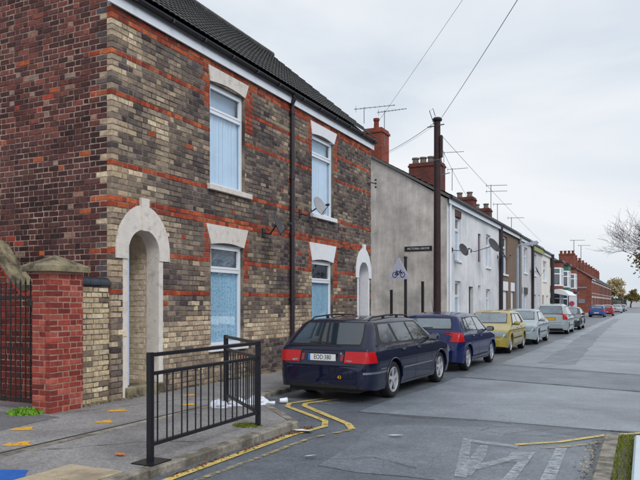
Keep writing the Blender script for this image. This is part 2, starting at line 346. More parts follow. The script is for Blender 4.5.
# pavement on the left, with its built-out part
kerb_near = [(-4.17, -6), (-4.17, 4.9), (-4.1, 7.75), (-5.45, 9.15), (-5.75, 9.5), (-5.9, 10.0), (-5.9, 19.6), (-6.4, 20.6), (-7.2, 20.9), (-16, 20.9)]
def offset(pl, d):
    o = []
    for i, p in enumerate(pl):
        a = Vector(pl[max(i-1, 0)]); b = Vector(pl[min(i+1, len(pl)-1)]); t = (b-a).normalized(); n_ = Vector((-t.y, t.x))
        o.append((p[0]+n_.x*d, p[1]+n_.y*d))
    return o
def pavement(kerb, inner, name):
    inn = offset(kerb, .135); m = MB(); poly = inn+inner; n = len(poly)
    m.add([(x, y, -.02) for x, y in poly]+[(x, y, PZ) for x, y in poly], [tuple(range(n, 2*n))]+[(i, (i+1) % n, n+(i+1) % n, n+i) for i in range(n)])
    return struct(m, name, M['pave'])
pav = pavement(kerb_near, [(-16, 19.3), (-7.8, 19.25), (-7.8, 8.0), (-16, 8.0), (-16, -6)], 'pavement')
def kerb(path, name, width=.125, zt=PZ+.004, length=.9, taper=None):
    base = MB(); inn = offset(path, width-.01); oo = offset(path, .01)
    for i in range(len(path)-1):
        q = [oo[i], oo[i+1], inn[i+1], inn[i]]
        base.add([(x, y, -.02) for x, y in q]+[(x, y, zt-.012) for x, y in q], [(0, 3, 2, 1), (4, 5, 6, 7), (0, 1, 5, 4), (1, 2, 6, 5), (2, 3, 7, 6), (3, 0, 4, 7)])
    kb = struct(base, name, M['mortar'])
    num = 0
    for i in range(len(path)-1):
        a, b = Vector(path[i]), Vector(path[i+1]); L_ = (b-a).length; n = max(1, round(L_/length)); t = (b-a).normalized(); nn = Vector((-t.y, t.x))
        for k in range(n):
            p0 = a+t*(L_*k/n+.004); p1 = a+t*(L_*(k+1)/n-.004); dz = random.uniform(-.006, .004); num += 1
            if num > 120: continue
            ch = .018; prof = [(0, -.02), (0, zt+dz-ch), (ch, zt+dz), (width, zt+dz), (width, -.02)]
            st = MB(); vs = [(*(p0+nn*u), z_) for u, z_ in prof]+[(*(p1+nn*u), z_) for u, z_ in prof]; m_ = len(prof)
            st.add(vs, [tuple(range(m_)), tuple(range(2*m_-1, m_-1, -1))]+[(q, (q+1) % m_, m_+(q+1) % m_, m_+q) for q in range(m_)])
            st.build('kerb_stone', M['kerb'], kb)
    return kb
kerb(kerb_near, 'kerb')
k2 = [(-16, 26.3), (-7.2, 26.3), (-6.4, 26.6), (-5.9, 27.6), (-5.9, 60)]
pav2 = pavement([(-16, 26.3), (-7.2, 26.3), (-6.4, 26.6), (-5.9, 27.6), (-5.9, 420)], [(-9, 420), (-9, 29), (-16, 29)], 'pavement')
kerb(k2, 'kerb')
kf = MB(); kf.box(-6.02, -5.9, 60, 420, -.02, PZ+.004); struct(kf, 'kerb', M['kerb'])
# old kerb line left in the widened pavement, dark strip by the wall, cream slabs, painted panel
old = MB(); old.box(-5.97, -5.85, -5, 9.2, PZ-.02, PZ+.004); struct(old, 'old_kerb_line', M['kerb'])
st = MB(); sheet(st, wob([(-14, -4), (-7.05, -4), (-6.95, 5), (-7.2, 6.6), (-7.5, 6.6), (-14, 6.6)], .03, .6), PZ+.004); struct(st, 'yard_path', M['pave_d'])
for a_ in ([(-6.0, 4.2), (-5.97, 9.4), (-5.99, 9.4), (-6.03, 4.2)],):
    t_ = MB(); sheet(t_, a_, PZ+.006); struct(t_, 'tar_joint', M['tar'])
sb = MB()
slroot = struct(MB().box(-4.98, -4.3, -.3, 4.72, PZ-.02, PZ+.003), 'paving_bed', M['mortar'])
yy = 4.71
while yy > 0:
    for xa, xb in ((-4.96, -4.64), (-4.63, -4.31)):
        b = MB(); b.cbox(xa, xb, yy-.44, yy-.01, PZ-.02, PZ+.012+random.uniform(0, .004), .004); b.build('paving_slab', M['slab'], slroot)
    yy -= .45
bp = MB(); sheet(bp, [(-7.2, 2.2), (-5.95, 4.05), (-5.17, 4.38), (-5.0, 4.2), (-5.0, 2.0)], PZ+.004); tag(bp.build('painted_panel', M['blue'], None), kind='structure')
bp = MB(); sheet(bp, [(-7.0, 2.0), (-5.6, 3.7), (-5.24, 4.05), (-5.06, 3.9), (-5.1, 2.0)], PZ+.008); struct(bp, 'painted_symbol', M['orange'])
for i, (x, y, a, s) in enumerate([(-6.21, 5.11, .5, 1.0), (-6.91, 5.76, .5, .95), (-6.36, 6.57, .6, .8), (-6.85, 7.34, .6, .95), (-6.28, 8.25, .6, .8), (-6.9, 9.1, .6, .8)]):
    fsh = [(-.22, 0), (-.1, .075), (-.02, .05), (.05, .09), (.2, .08), (.16, 0), (.2, -.07), (.06, -.06), (-.02, -.045), (-.1, -.04)]
    ca, sa = math.cos(a+.35), math.sin(a+.35); m_ = MB(); sheet(m_, [(x+s*(.72*u*ca-1.7*v*sa), y+s*(.72*u*sa+1.7*v*ca)) for u, v in fsh], PZ+.005+.0002*i)
    tag(m_.build('footway_marking', M['orange']), kind='structure')
def crack(pts, zc, wd=.006):
    j = MB(); q = [Vector(p) for p in pts]; L_ = []
    for a, b in zip(q, q[1:]):
        n = max(2, int((b-a).length/.12))
        for k in range(n): c_ = a.lerp(b, k/n); L_.append((c_.x+random.uniform(-.025, .025), c_.y+random.uniform(-.025, .025)))
    for (x0, y0), (x1, y1) in zip(L_, L_[1:]):
        d = Vector((x1-x0, y1-y0)).normalized(); k = wd*random.uniform(.4, 1.4); j.add([(x0-d.y*k, y0+d.x*k, zc), (x1-d.y*k, y1+d.x*k, zc), (x1+d.y*k, y1-d.x*k, zc), (x0+d.y*k, y0-d.x*k, zc)], [(0, 1, 2, 3)])
    struct(j, 'crack', M['tar'])
crack([(-5.8, 5.0), (-5.0, 5.9), (-4.3, 6.2)], PZ+.003); crack([(-7.4, 6.9), (-6.8, 8.6), (-6.1, 9.0)], PZ+.003); crack([(-5.7, 7.6), (-4.9, 7.7), (-4.3, 7.6)], PZ+.003, .004)
for pts in ([(-2.4, 8.8), (-1.6, 8.5), (-.9, 8.6), (-.5, 8.9)], [(-1.6, 8.5), (-1.3, 8.9), (-1.0, 9.2)], [(-1.2, 8.55), (-.8, 8.95), (-.6, 9.2)], [(-1.9, 8.65), (-1.8, 8.95), (-1.4, 9.1), (-.9, 9.05)], [(-3.8, 5.8), (-2.6, 6.6), (-1.9, 6.3)], [(-2.8, 10.6), (-1.6, 11.2), (-.5, 11.0)], [(-3.0, 15.2), (-1.4, 15.6), (-.2, 15.0)]):
    crack(pts, .0135, .004)
# right-hand verge and its kerb
vg = MB(); nx, ny = 26, 60; vs = []
for j in range(ny+1):
    for i in range(nx+1):
        x = -.28+3.4*i/nx; y = -5+13.65*j/ny; vs.append((x, y, .085+.018*nz3(x*3, y*3, 0)+.008*nz3(x*11, y*11, 2)))
vg.add(vs, [(j*(nx+1)+i, j*(nx+1)+i+1, (j+1)*(nx+1)+i+1, (j+1)*(nx+1)+i) for j in range(ny) for i in range(nx)]); struct(vg, 'verge', M['soil'])
kerb([(-.43, 8.62), (-.43, -5)], 'kerb', width=.155, zt=.105, length=.75)
t_ = MB(); t_.box(-.43, 3.2, 8.64, 8.76, -.02, .045); struct(t_, 'kerb', M['kerb'])
t_ = MB(); t_.box(1.5, 6.0, 18, 420, -.02, PZ); struct(t_, 'pavement', M['pave'])
t_ = MB(); t_.box(1.37, 1.49, 18, 420, -.02, PZ+.004); struct(t_, 'kerb', M['kerb'])
cv = thing('access_cover', 'pale grey smooth raised cover lying on the mossy verge at the right edge', 'cover', (.6, 6.6, .1))
MB().cbox(-.105, 1.3, 5.0, 8.27, .08, .17, .02).build('cover_plate', M['lidgrey'], cv)
MB().cbox(-.08, 1.28, 5.03, 8.24, .02, .078, .01).build('cover_base', M['kerb'], cv)
# road markings
def stripe(pl, wd, name, m, z=.012):
    b = MB(); a = offset(pl, wd/2); c_ = offset(pl, -wd/2); n = len(pl)
    b.add([(x, y, z) for x, y in a]+[(x, y, z) for x, y in c_], [(i, i+1, n+i+1, n+i) for i in range(n-1)]); return struct(b, name, m)
stripe([(-4.95, 10.35), (-5.22, 9.55), (-5.1, 9.25), (-4.0, 8.35), (-3.83, 7.98), (-3.95, 7.3), (-3.98, 5), (-3.98, 0)], .09, 'yellow_line', M['yellow'])
stripe([(-4.7, 10.35), (-4.98, 9.65), (-4.88, 9.42), (-3.62, 8.27), (-3.42, 7.95)], .10, 'yellow_line', M['yellow'], .013)
stripe([(-3.42, 7.9), (-3.65, 7.2), (-3.72, 5.2), (-3.72, 0)], .06, 'yellow_line', M['yellow_w'], .014)
stripe([(-1.35, 7.9), (-.9, 8.3), (-.45, 8.95), (-.05, 9.3), (.8, 9.7), (2, 9.9)], .075, 'yellow_line', M['yellow'], .014)
stripe([(-1.05, 7.85), (-.8, 8.05), (-.45, 8.5)], .06, 'yellow_line', M['yellow_w'], .015)
def mark(poly, m=M['white_w'], z=.016): b = MB(); sheet(b, poly, z); return struct(b, 'road_marking', m)
mark([(-1.2, 5.6), (-1.08, 5.6), (-1.08, 7.6), (-1.17, 7.5)], M['white_s']); mark([(-.86, 5.6), (-.72, 5.6), (-.79, 7.95), (-.9, 7.9)], M['white_s'])
mark([(-1.98, 8.0), (-1.88, 8.0), (-1.5, 6.2), (-1.62, 6.2)]); mark([(-1.88, 7.95), (-1.3, 7.85), (-1.3, 7.72), (-1.86, 7.8)], z=.018)
mark([(-1.62, 6.2), (-1.48, 6.3), (-1.52, 7.1), (-1.62, 7.7), (-1.7, 7.7), (-1.66, 7.0)], z=.017)
mark([(-1.3, 7.0), (-1.1, 7.1), (-1.12, 7.55), (-1.32, 7.5)], z=.016); mark([(-1.5, 6.5), (-1.15, 7.3), (-1.22, 7.4), (-1.55, 6.7)], z=.018)
mark([(-2.4, 18.0), (-2.3, 18.0), (-1.55, 21.2), (-1.62, 21.3)]); mark([(-1.6, 21.2), (-.5, 20.9), (-.5, 20.6), (-1.55, 20.9)], z=.017)

# ================================================================== BRICK MACHINERY
CZ = .0942
def unit_brick():
    b = .05
    vs = [(-.5, -.5, -.5), (-.5, .5, -.5), (-.5, .5, .5), (-.5, -.5, .5)]
    vs += [(.42, -.5, -.5), (.42, .5, -.5), (.42, .5, .5), (.42, -.5, .5)]
    vs += [(.5, -.5+b*.8, -.5+b*1.5), (.5, .5-b*.8, -.5+b*1.5), (.5, .5-b*.8, .5-b*1.5), (.5, -.5+b*.8, .5-b*1.5)]
    fs = [(0, 1, 5, 4), (1, 2, 6, 5), (2, 3, 7, 6), (3, 0, 4, 7), (4, 5, 9, 8), (5, 6, 10, 9), (6, 7, 11, 10), (7, 4, 8, 11), (8, 9, 10, 11)]
    return vs, fs
UB = unit_brick(); _ub = {}
def ubmesh(k):
    if k not in _ub:
        me = bpy.data.meshes.new('brick'); r = random.Random(k)
        me.from_pydata([(x+(r.uniform(-.03, .03) if x > .4 else 0), y+r.uniform(-.02, .02), z_+r.uniform(-.055, .055)) for x, y, z_ in UB[0]], [], UB[1]); me.materials.append(M['brickobj']); _ub[k] = me
    return _ub[k]
CAMV = Vector((0, 0, 1.65))
def rows(u0, u1, z0, z1, blocked, colfn, joint=.0145, cz=CZ, L=.238, H=.114, bond='flemish'):
    out = []; r = 0; zz = z0
    while zz+cz*.5 < z1:
        zm = zz+cz/2; u = u0; k = 0; first = True
        off = (.25*L if r % 2 else 0)
        hdr_row = colfn(None, zm, r, None)
        while u < u1-.02:
            if hdr_row == 'header': l = H
            elif bond == 'flemish': l = (L if (k+r) % 2 == 0 else H) if not (first and r % 2) else H*1.3
            else: l = L if not (first and r % 2) else L/2
            l *= random.uniform(.96, 1.04); v = min(u+l, u1)
            a, b = u, v
            segs = [(a, b)]
            for (b0, b1) in blocked(zm):
                ns = []
                for (p, q) in segs:
                    if b1 <= p or b0 >= q: ns.append((p, q))
                    else:
                        if b0-p > .03: ns.append((p, b0))
                        if q-b1 > .03: ns.append((b1, q))
                segs = ns
            for (p, q) in segs:
                if q-p < .03: continue
                if p == u0: p -= joint/2
                if q >= u1-1e-6: q += joint/2
                out.append(((p+q)/2, zm, q-p-joint, cz-joint, colfn((p+q)/2, zm, r, q-p < .15), r))
            u = v; k += 1; first = False
        zz += cz; r += 1
    return out
def place_bricks(lst, fn, parent, stuffname='brickwork', near=0, depth=.1, jit=.0025, nm='brick', frame=None):
    """fn(u,z)->(front centre point), frame: (out vector, along vector)"""
    o, t = frame; up = Vector((0, 0, 1)); items = []
    for (u, z_, lu, lz, col, r) in lst:
        p = Vector(fn(u, z_)); vis = abs((CAMV-p).normalized().dot(o))/((CAMV-p).length**2)*lu*lz
        dpt = p.y*math.cos(A)-p.x*math.sin(A); px = 320+665*(p.x*math.cos(A)+p.y*math.sin(A))/max(dpt, .1); py = 303-665*(p.z-1.65)/max(dpt, .1)
        inside = 0 < px < 640 and 0 < py < 480 and dpt > 0
        items.append((vis if inside else 0, p, lu, lz, col))
    items.sort(key=lambda q: -q[0])
    rot = Matrix((o, t, up)).transposed()
    mb = MB()
    for i, (vis, p, lu, lz, col) in enumerate(items):
        jo = random.uniform(-jit, jit)
        if i < near and vis > 0:
            ob = bpy.data.objects.new(nm, ubmesh(i % 12)); C.objects.link(ob); ob.parent = parent
            inv = W[parent].inverted(); c = p+o*(jo-depth/2)
            ob.matrix_local = inv @ Matrix.Translation(c) @ rot.to_4x4() @ Matrix.Diagonal((depth, lu, lz, 1)) @ Matrix.Rotation(0, 4, 'X')
            ob.color = (*col, 1)
        else:
            vs = []
            for (x, y, z_) in UB[0]:
                q = p+o*(jo-depth/2+x*depth)+t*(y*lu)+up*(z_*lz)
                if x > .4: q += o*random.uniform(-.003, .003)+t*random.uniform(-.005, .005)+up*random.uniform(-.005, .005)
                vs.append(q)
            mb.add(vs, UB[1], col)
    if mb.v:
        ob = mb.build(stuffname, M['brick'], parent, fixn=True); ob['kind'] = 'stuff'
DK = [(86, 76, 78), (98, 87, 85), (74, 67, 71), (108, 96, 91), (82, 72, 71), (118, 104, 97), (90, 83, 87), (66, 59, 64)]
CR = [(200, 181, 156), (186, 166, 142), (214, 197, 168), (192, 170, 142), (176, 157, 136)]
RD = [(164, 74, 50), (174, 84, 54), (148, 64, 48), (158, 68, 48), (184, 98, 62), (134, 60, 50)]
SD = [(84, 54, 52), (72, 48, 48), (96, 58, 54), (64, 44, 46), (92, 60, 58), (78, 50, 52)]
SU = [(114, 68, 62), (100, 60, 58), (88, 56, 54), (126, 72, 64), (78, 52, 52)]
BANDS = {59, 52, 40, 33, 34, 25, 18}
STR = [(10.5, 10.73, 5.5, 6.5), (12.02, 12.3, 5.3, 6.5), (10.5, 10.77, 2.5, 3.2), (11.95, 12.2, 2.1, 3.2),
       (14.95, 15.17, 5.5, 6.5), (16.5, 16.8, 5.3, 6.5), (14.95, 15.17, 2.45, 3.2), (16.45, 16.75, 2.1, 3.2)]
def fcol(u, zm, r, hdr):
    if u is None: return 'header' if r in (59, 52) else None
    if r in BANDS or r >= 65: return pick(RD, .09)
    for a, b, c_, d in STR:
        if a <= u <= b and c_ <= zm <= d: return pick(RD, .1)
    n = nz3(u*.9, zm*1.3, 3)+.5*nz3(u*2.3, zm*3.1, 7)
    pc = .25+.6*n
    if u < 8.07+.24+.24*((r//2) % 2)+.5*max(0, nz3(r*.3, 0, 1)): pc = .95 if (r//2) % 3 else .35
    if 8.4 < u < 10.4 and 4.0 < zm < 6.2: pc += .5*max(0, 1-abs((u-8.45)-(6.1-zm)*.55)/.35)
    if 8.1 < u < 10.7 and 3.4 < zm < 4.9: pc += .12
    if zm < 3.1: pc += .08
    bz = 1.42+.5*nz3(u*1.1, 0, 31)+.25*nz3(u*4, zm, 8)
    if 9.2 < u < 14 and .82 < zm < bz: pc = .92
    if 14 <= u < 18 and .85 < zm < bz: pc = .75
    if zm < .8 and u > 12.1: pc = .08
    if zm < .85 and u < 12.1: pc = .6
    if u < 8.45 and zm < .7: pc = .4
    if u > 14.1 and zm > 1.6: pc -= .05
    if random.random() < .008: return pick(RD)
    k = pc*1.15-.12+random.gauss(0, .13+.09*(pc > .4)); k = min(1, max(0, k))
    if random.random() < .07: k = random.random()*min(1, .35+pc)
    a, b = pick(DK, .07), pick(CR, .07); g_ = 1+.22*nz3(u*1.7, zm*1.7, 11); k = k**1.25
    return tuple(max(.01, (p*(1-k)+q*k)*g_) for p, q in zip(a, b))
def scol(u, zm, r, hdr):
    if u is None: return None
    q = .12+.1*((r//2) % 2)
    if u < q+.06:
        if r in BANDS: return pick(RD)
        x = random.random()
        return pick(CR) if x < .16 else pick(DK) if x < .7 else pick(SD)
    if u < .5 and r in BANDS and random.random() < .4: return pick(RD)
    x = random.random()
    if x < .028: return pick([(184, 92, 54), (172, 92, 62), (160, 68, 52)])
    if x < .055+.03*(zm > 4.8): return pick([(150, 128, 118), (158, 120, 106)])
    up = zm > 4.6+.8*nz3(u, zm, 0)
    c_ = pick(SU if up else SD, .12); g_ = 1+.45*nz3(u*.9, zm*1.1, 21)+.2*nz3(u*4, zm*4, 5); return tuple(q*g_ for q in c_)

# ---- windows, lintels, arches
def gridwall(mb, X0, X1, u0, u1, z0, z1, holes, axis='y', C0=0):
    us = sorted({u0, u1, *[h[0] for h in holes], *[h[1] for h in holes]}); zs = sorted({z0, z1, *[h[2] for h in holes], *[h[3] for h in holes]})
    us = [q for q in us if u0 <= q <= u1]; zs = [q for q in zs if z0 <= q <= z1]
    V = {}
    solid = lambda a, b: not any(h[0] <= a <= h[1] and h[2] <= b <= h[3] for h in holes)
    cells = {(i, j) for i in range(len(us)-1) for j in range(len(zs)-1) if solid((us[i]+us[i+1])/2, (zs[j]+zs[j+1])/2)}
    def P(X, u, z_): return (X, u, z_)
    def vid(s, i, j):
        k = (s, i, j)
        if k not in V: V[k] = len(mb.v); mb.v.append(Vector(P(X1 if s else X0, us[i], zs[j]))); mb.c.append((1, 1, 1))
        return V[k]
    for (i, j) in cells:
        mb.f.append((vid(1, i, j), vid(1, i+1, j), vid(1, i+1, j+1), vid(1, i, j+1)))
        mb.f.append((vid(0, i, j), vid(0, i, j+1), vid(0, i+1, j+1), vid(0, i+1, j)))
        for (di, dj, a, b) in ((-1, 0, (i, j), (i, j+1)), (1, 0, (i+1, j), (i+1, j+1)), (0, -1, (i, j), (i+1, j)), (0, 1, (i, j+1), (i+1, j+1))):
            if (i+di, j+dj) not in cells: mb.f.append((vid(1, *a), vid(0, *a), vid(0, *b), vid(1, *b)))
    return mb
def win(house, y0, y1, z0, z1, X=FX, rec=.085, light=.27, cur='curtain', sill=True, cl=True, fw=.06, fm='upvc', double=False, lace=False, label=None):
    xf = X-rec; f = MB(); zt = z1-(z1-z0)*light if light else z1
    f.box(xf-.06, xf, y0, y0+fw, z0, z1); f.box(xf-.06, xf, y1-fw, y1, z0, z1)
    f.box(xf-.06, xf-.001, y0+fw, y1-fw, z1-fw, z1); f.box(xf-.06, xf-.001, y0+fw, y1-fw, z0, z0+fw)
    if light:
        f.box(xf-.06, xf+.003, y0+fw, y1-fw, zt-.035, zt+.035)
        s = .045; a0, a1, b0, b1 = y0+fw-.005, y1-fw+.005, zt+.035, z1-fw+.004
        f.box(xf-.04, xf+.014, a0, a0+s, b0, b1); f.box(xf-.04, xf+.014, a1-s, a1, b0, b1); f.box(xf-.04, xf+.013, a0+s, a1-s, b1-s, b1); f.box(xf-.04, xf+.013, a0+s, a1-s, b0, b0+s)
    if double: f.box(xf-.06, xf+.002, (y0+y1)/2-.03, (y0+y1)/2+.03, z0+fw, z1-fw)
    wobj = f.build('window', M[fm], house)
    p = MB(); p.box(xf-.036, xf-.03, y0+fw-.01, y1-fw+.01, z0+fw-.01, z1-fw+.01); p.build('pane', M['glass'], wobj)
    if cl:
        c_ = MB(); n = 64; top = zt+.02 if (light and cl != 'full') else z1-.03; vs = []
        for i in range(n+1):
            y = y0+.03+(y1-y0-.06)*i/n; d = .018*math.sin(i*1.05+.8*math.sin(i*.3))+.008*math.sin(i*2.7)
            if lace == 'flat': d *= .3
            vs += [(xf-.075+d, y, z0+.03), (xf-.075+d*.7, y, top)]
        c_.add(vs, [(2*i, 2*i+2, 2*i+3, 2*i+1) for i in range(n)]); c_.build('curtain', M[cur], wobj, smooth=80, fixn=False)
    if sill:
        s = MB(); s.cbox(X-.12, X+.07, y0-.09, y1+.2 if sill == 'long' else y1+.09, z0-.11, z0-.003, .008); s.build('sill', M['stone'] if X == FX and sill != 'w' else M['stone2'], wobj)
    return wobj
def lintel(house, y0, y1, t0, t1, zb, zt, m='stone', rise=.05):
    pts = [(t0, zt), (y0, zb)]
    for i in range(1, 12): k = i/12; pts.append((y0+(y1-y0)*k, zb+rise*math.sin(math.pi*k)))
    pts += [(y1, zb), (t1, zt)]
    MB().prism(pts, lambda a, b, d: (d, a, b), FX-.14, FX+.012).build('lintel', M[m], house)
def arch(house, yc, r, zs, ro, rz, z0, m='stone', depth=.3, key=.17):
    n = 24
    vo = []
    # ring
    fr = MB(); P = []; r = r-.012
    for i in range(n+1):
        t = math.pi*i/n; P.append(((yc+r*math.cos(t), zs+r*math.sin(t)), (yc+ro*math.cos(t)*(1-.10*math.sin(t)**2), zs+rz*math.sin(t)**(.92))))
    zleg = zs-.12
    P = [((yc+r, zleg), (yc+ro, zleg))]+P+[((yc-r, zleg), (yc-ro, zleg))]
    # individual voussoirs
    root = MB(); m_ = len(P)
    groups = [(0, 4)]+[(k, k+3) for k in range(4, m_-5, 3)]+[(m_-5, m_-1)]
    groups = []
    k = 0
    while k < m_-1:
        e = min(k+3, m_-1); groups.append((k, e)); k = e
    for gi, (a, b) in enumerate(groups):
        v = MB(); vs = []; c = b-a+1; pr = .022+random.uniform(-.002, .002)
        for q in range(a, b+1):
            (iy, iz), (oy, oz) = P[q]
            vs += [(FX-depth, iy, iz), (FX+pr, iy, iz), (FX+pr, oy, oz), (FX-.1, oy, oz)]
        fs = [(0, 1, 2, 3), tuple(4*(c-1)+q for q in (3, 2, 1, 0))]
        for q in range(c-1):
            for w_ in range(4): fs.append((4*q+w_, 4*q+(w_+1) % 4, 4*(q+1)+(w_+1) % 4, 4*(q+1)+w_))
        v.add(vs, fs); v.build('voussoir', M[m], house, smooth=25)
    r += .012; kz = zs+rz; MB().prism([(yc-key*.36, zs+r-.03), (yc+key*.36, zs+r-.03), (yc+key*.62, kz+.12), (yc-key*.62, kz+.12)], lambda a, b, d: (d, a, b), FX-.1, FX+.045).build('keystone', M[m], house)
    # fill behind the ring up to a rectangle
    s = MB(); y0r, y1r, ztop = yc-ro, yc+ro, zs+rz+.05; X1 = FX-.007; X0 = FX-.2; vs = []
    for i in range(n+1):
        t = math.pi*i/n; cy, cz_ = math.cos(t), math.sin(t)
        k = min(ro/abs(cy) if abs(cy) > 1e-6 else 1e9, (ztop-zs)/cz_ if cz_ > 1e-6 else 1e9)
        vs += [(X1, yc+(r+.01)*cy, zs+(r+.01)*cz_), (X1, yc+k*cy, zs+k*cz_)]
    s.add(vs, [(2*i, 2*i+2, 2*i+3, 2*i+1) for i in range(n)]); s.build('spandrel', M['mortar'], house)
    return (y0r, y1r, zs, ztop)

# ================================================================== THE TWO BRICK HOUSES
h1 = thing('brick_house', 'two-storey dark and cream brick corner house with red brick bands, nearest the camera', 'house', (FX, 8.07, PZ), 0)
h2 = thing('brick_house', 'second banded brick house, past the plum downpipe, with the arched door at its far end', 'house', (FX, 13.9, PZ), 0)
A1 = (8.82, .40, 2.50, .67, .80); A2 = (18.62, .38, 2.52, .60, .78)
wins1 = [(10.74, 12.0, 3.98, 6.0), (10.77, 11.95, .80, 2.83)]; wins2 = [(15.17, 16.5, 3.95, 6.0), (15.17, 16.45, .95, 2.76)]
ZT = PZ+67*CZ
def blk(wins, lints, arches):
    def f(zm):
        o = []
        for a, b, c_, d in wins:
            if c_-.04 < zm < d: o.append((a, b))
        for (y0, y1, t0, t1, zb, zt) in lints:
            if zb-.02 < zm < zt: k = (zm-zb)/(zt-zb); o.append((y0+(t0-y0)*k, y1+(t1-y1)*k))
        for (yc, r, zs, ro, rz) in arches:
            if zm <= zs-.12: o.append((yc-r, yc+r))
            elif zm <= zs: o.append((yc-ro+.02, yc+ro-.02))
            elif zm < zs+rz+.1:
                q = max(0, 1-((zm-zs)/rz)**2)**.5; hw = max(ro*(q**1.05)-.03, .10); o.append((yc-hw, yc+hw))
        return o
    return f
LN1 = [(10.74, 12.0, 10.68, 12.14, 6.0, 6.3), (10.77, 11.95, 10.6, 12.12, 2.81, 3.2)]
LN2 = [(15.17, 16.5, 15.08, 16.68, 5.98, 6.3), (15.17, 16.45, 15.0, 16.64, 2.74, 3.2)]
for h, wins, lints, arch_, u0, u1 in ((h1, wins1, LN1, A1, 8.07, 13.9), (h2, wins2, LN2, A2, 13.9, 19.24)):
    yc, r, zs, ro, rz = arch_
    holes = [tuple(q) for q in wins]+[(yc-r, yc+r, -.1, zs), (yc-ro, yc+ro, zs, zs+rz+.05)]
    wl = MB(); gridwall(wl, FX-.21, FX-.007, u0+.007 if h is h1 else u0, u1, -.1 if h is h1 else 0, 6.66, holes); wl.build('wall', M['mortar'], h)
    sh = MB()
    sh.box(-15.1, -14.9, u0+.007, u1, 0, 6.66)
    if h is h1:
        sh.prism([(-7.66, 0), (-7.66, 6.6), (-11.3, 9.85), (-14.95, 6.6), (-14.95, 0)], lambda a, b, d: (a, d, b), 8.0765, 8.28)
    else:
        sh.prism([(-7.66, 0), (-7.66, 6.6), (-11.3, 9.85), (-14.95, 6.6), (-14.95, 0)], lambda a, b, d: (a, d, b), 19.04, 19.238)
    sh.box(-14.95, FX-.22, u0+.22, u1-.22, 0.02, .1)
    sh.build('wall', M['mortar_side'], h)
    lst = rows(u0, u1, PZ, ZT, blk(wins, lints, [arch_]), fcol)
    place_bricks(lst, lambda u, z_: (FX, u, z_), h, near=170 if h is h1 else 0, frame=(Vector((1, 0, 0)), Vector((0, 1, 0))))
    for q in lints: lintel(h, q[0], q[1], q[2], q[3], q[4]-.0, q[5], 'stone' if h is h1 else 'stone2')
    arch(h, yc, r, zs, ro, rz, PZ, 'stone' if h is h1 else 'stone2', depth=.27)
    # porch
    po = MB(); xi = -8.75
    n = 16; vs = []
    prof = [(yc+r, PZ-.02)]+[(yc+r*math.cos(math.pi*i/n), zs+r*math.sin(math.pi*i/n)) for i in range(n+1)]+[(yc-r, PZ-.02)]
    vs = [(FX-.271, a, b) for a, b in prof]+[(xi, a, b) for a, b in prof]; m_ = len(prof)
    vo = [(FX-.271, yc+(a-yc)*1.12, b+(.05 if b > zs else 0)) for a, b in prof]+[(xi, yc+(a-yc)*1.12, b+(.05 if b > zs else 0)) for a, b in prof]
    po.add(vs+vo, [(i, i+1, m_+i+1, m_+i) for i in range(m_-1)]+[(2*m_+i, 3*m_+i, 3*m_+i+1, 2*m_+i+1) for i in range(m_-1)]+[(i, 2*m_+i, 2*m_+i+1, i+1) for i in range(m_-1)])
    po.build('porch_wall', M['porch'] if h is h1 else M['stone2'], h, smooth=25)
    jb = MB(); jb.box(FX-.27, FX+.004, yc+r-.014, yc+r+.10, PZ, zs-.12); jb.box(FX-.27, FX+.003, yc-r-.1, yc-r+.012, PZ, zs-.12); jb.build('door_jamb', M['stone'] if h is h1 else M['stone2'], h)
    dr = MB().box(xi+.001, xi+.05, yc-r, yc+r, PZ+.2, 2.25).build('door', M['wood'], h)
    MB().box(xi+.001, xi+.04, yc-r, yc+r, 2.25, zs+r).build('fanlight', M['dark'], h)
    MB().cbox(xi, FX+.06, yc-r-.05, yc+r+.12, PZ-.05, PZ+.17, .012).build('doorstep', M['sandstone'] if h is h1 else M['kerb'], h)
# painted bricks on the porch's far wall, painted frame post
lst = rows(-8.7, FX-.3, PZ+.18, 2.5, lambda z_: [], lambda u, zm, r, hd: None if u is None else pick([(204, 190, 170), (196, 182, 160), (210, 198, 180)], .04))
place_bricks(lst, lambda u, z_: (u, 9.218-.004, z_), h1, stuffname='porch_brickwork', depth=.012, jit=.001, frame=(Vector((0, -1, 0)), Vector((1, 0, 0))))
MB().box(FX-.1, FX-.03, 8.432, 8.5, PZ+.2, 2.62).build('door_frame', M['pipe_pale'], h1)
win(h1, *wins1[0], cl=True, sill='long', cur='curtain'); win(h1, *wins1[1], light=.26, cur='curtain_b', lace='flat', sill='w')
win(h2, *wins2[0], cl=True, light=.25, cur='curtain', sill='w'); win(h2, *wins2[1], light=.3, cur='curtain_b', lace='flat', sill='w')
MB().box(FX-.2, FX-.19, 10.85, 11.9, 2.2, 2.8).build('room_tone_sheet', M['pipe_grey'], h1)  # added sheet, its grey standing in for the room behind the top light
MB().box(FX-.24, FX-.23, 15.2, 16.45, 2.2, 2.76).build('room_tone_sheet', M['dark'], h2)  # added dark sheet: room shade painted behind the top light
MB().box(FX-.24, FX-.23, 10.8, 11.95, 5.3, 6.0).build('room_tone_sheet', M['lidgrey'], h1)  # added pale sheet, brightening the top light by its colour
MB().box(FX-.24, FX-.23, 15.2, 16.45, 5.3, 5.95).build('room_tone_sheet', M['curtain_b'], h2)  # added pale blue sheet, brightness of the top light put in its colour
# side wall bricks
def sblk(zm):
    half = 6.66
    return [] 
def side_top(u): return 6.55+ (u if u < 3.66 else 7.3-u)*.89
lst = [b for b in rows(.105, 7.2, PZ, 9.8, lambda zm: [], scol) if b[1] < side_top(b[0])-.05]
place_bricks(lst, lambda u, z_: (FX-u, 8.07, z_), h1, near=130, frame=(Vector((0, -1, 0)), Vector((-1, 0, 0))))
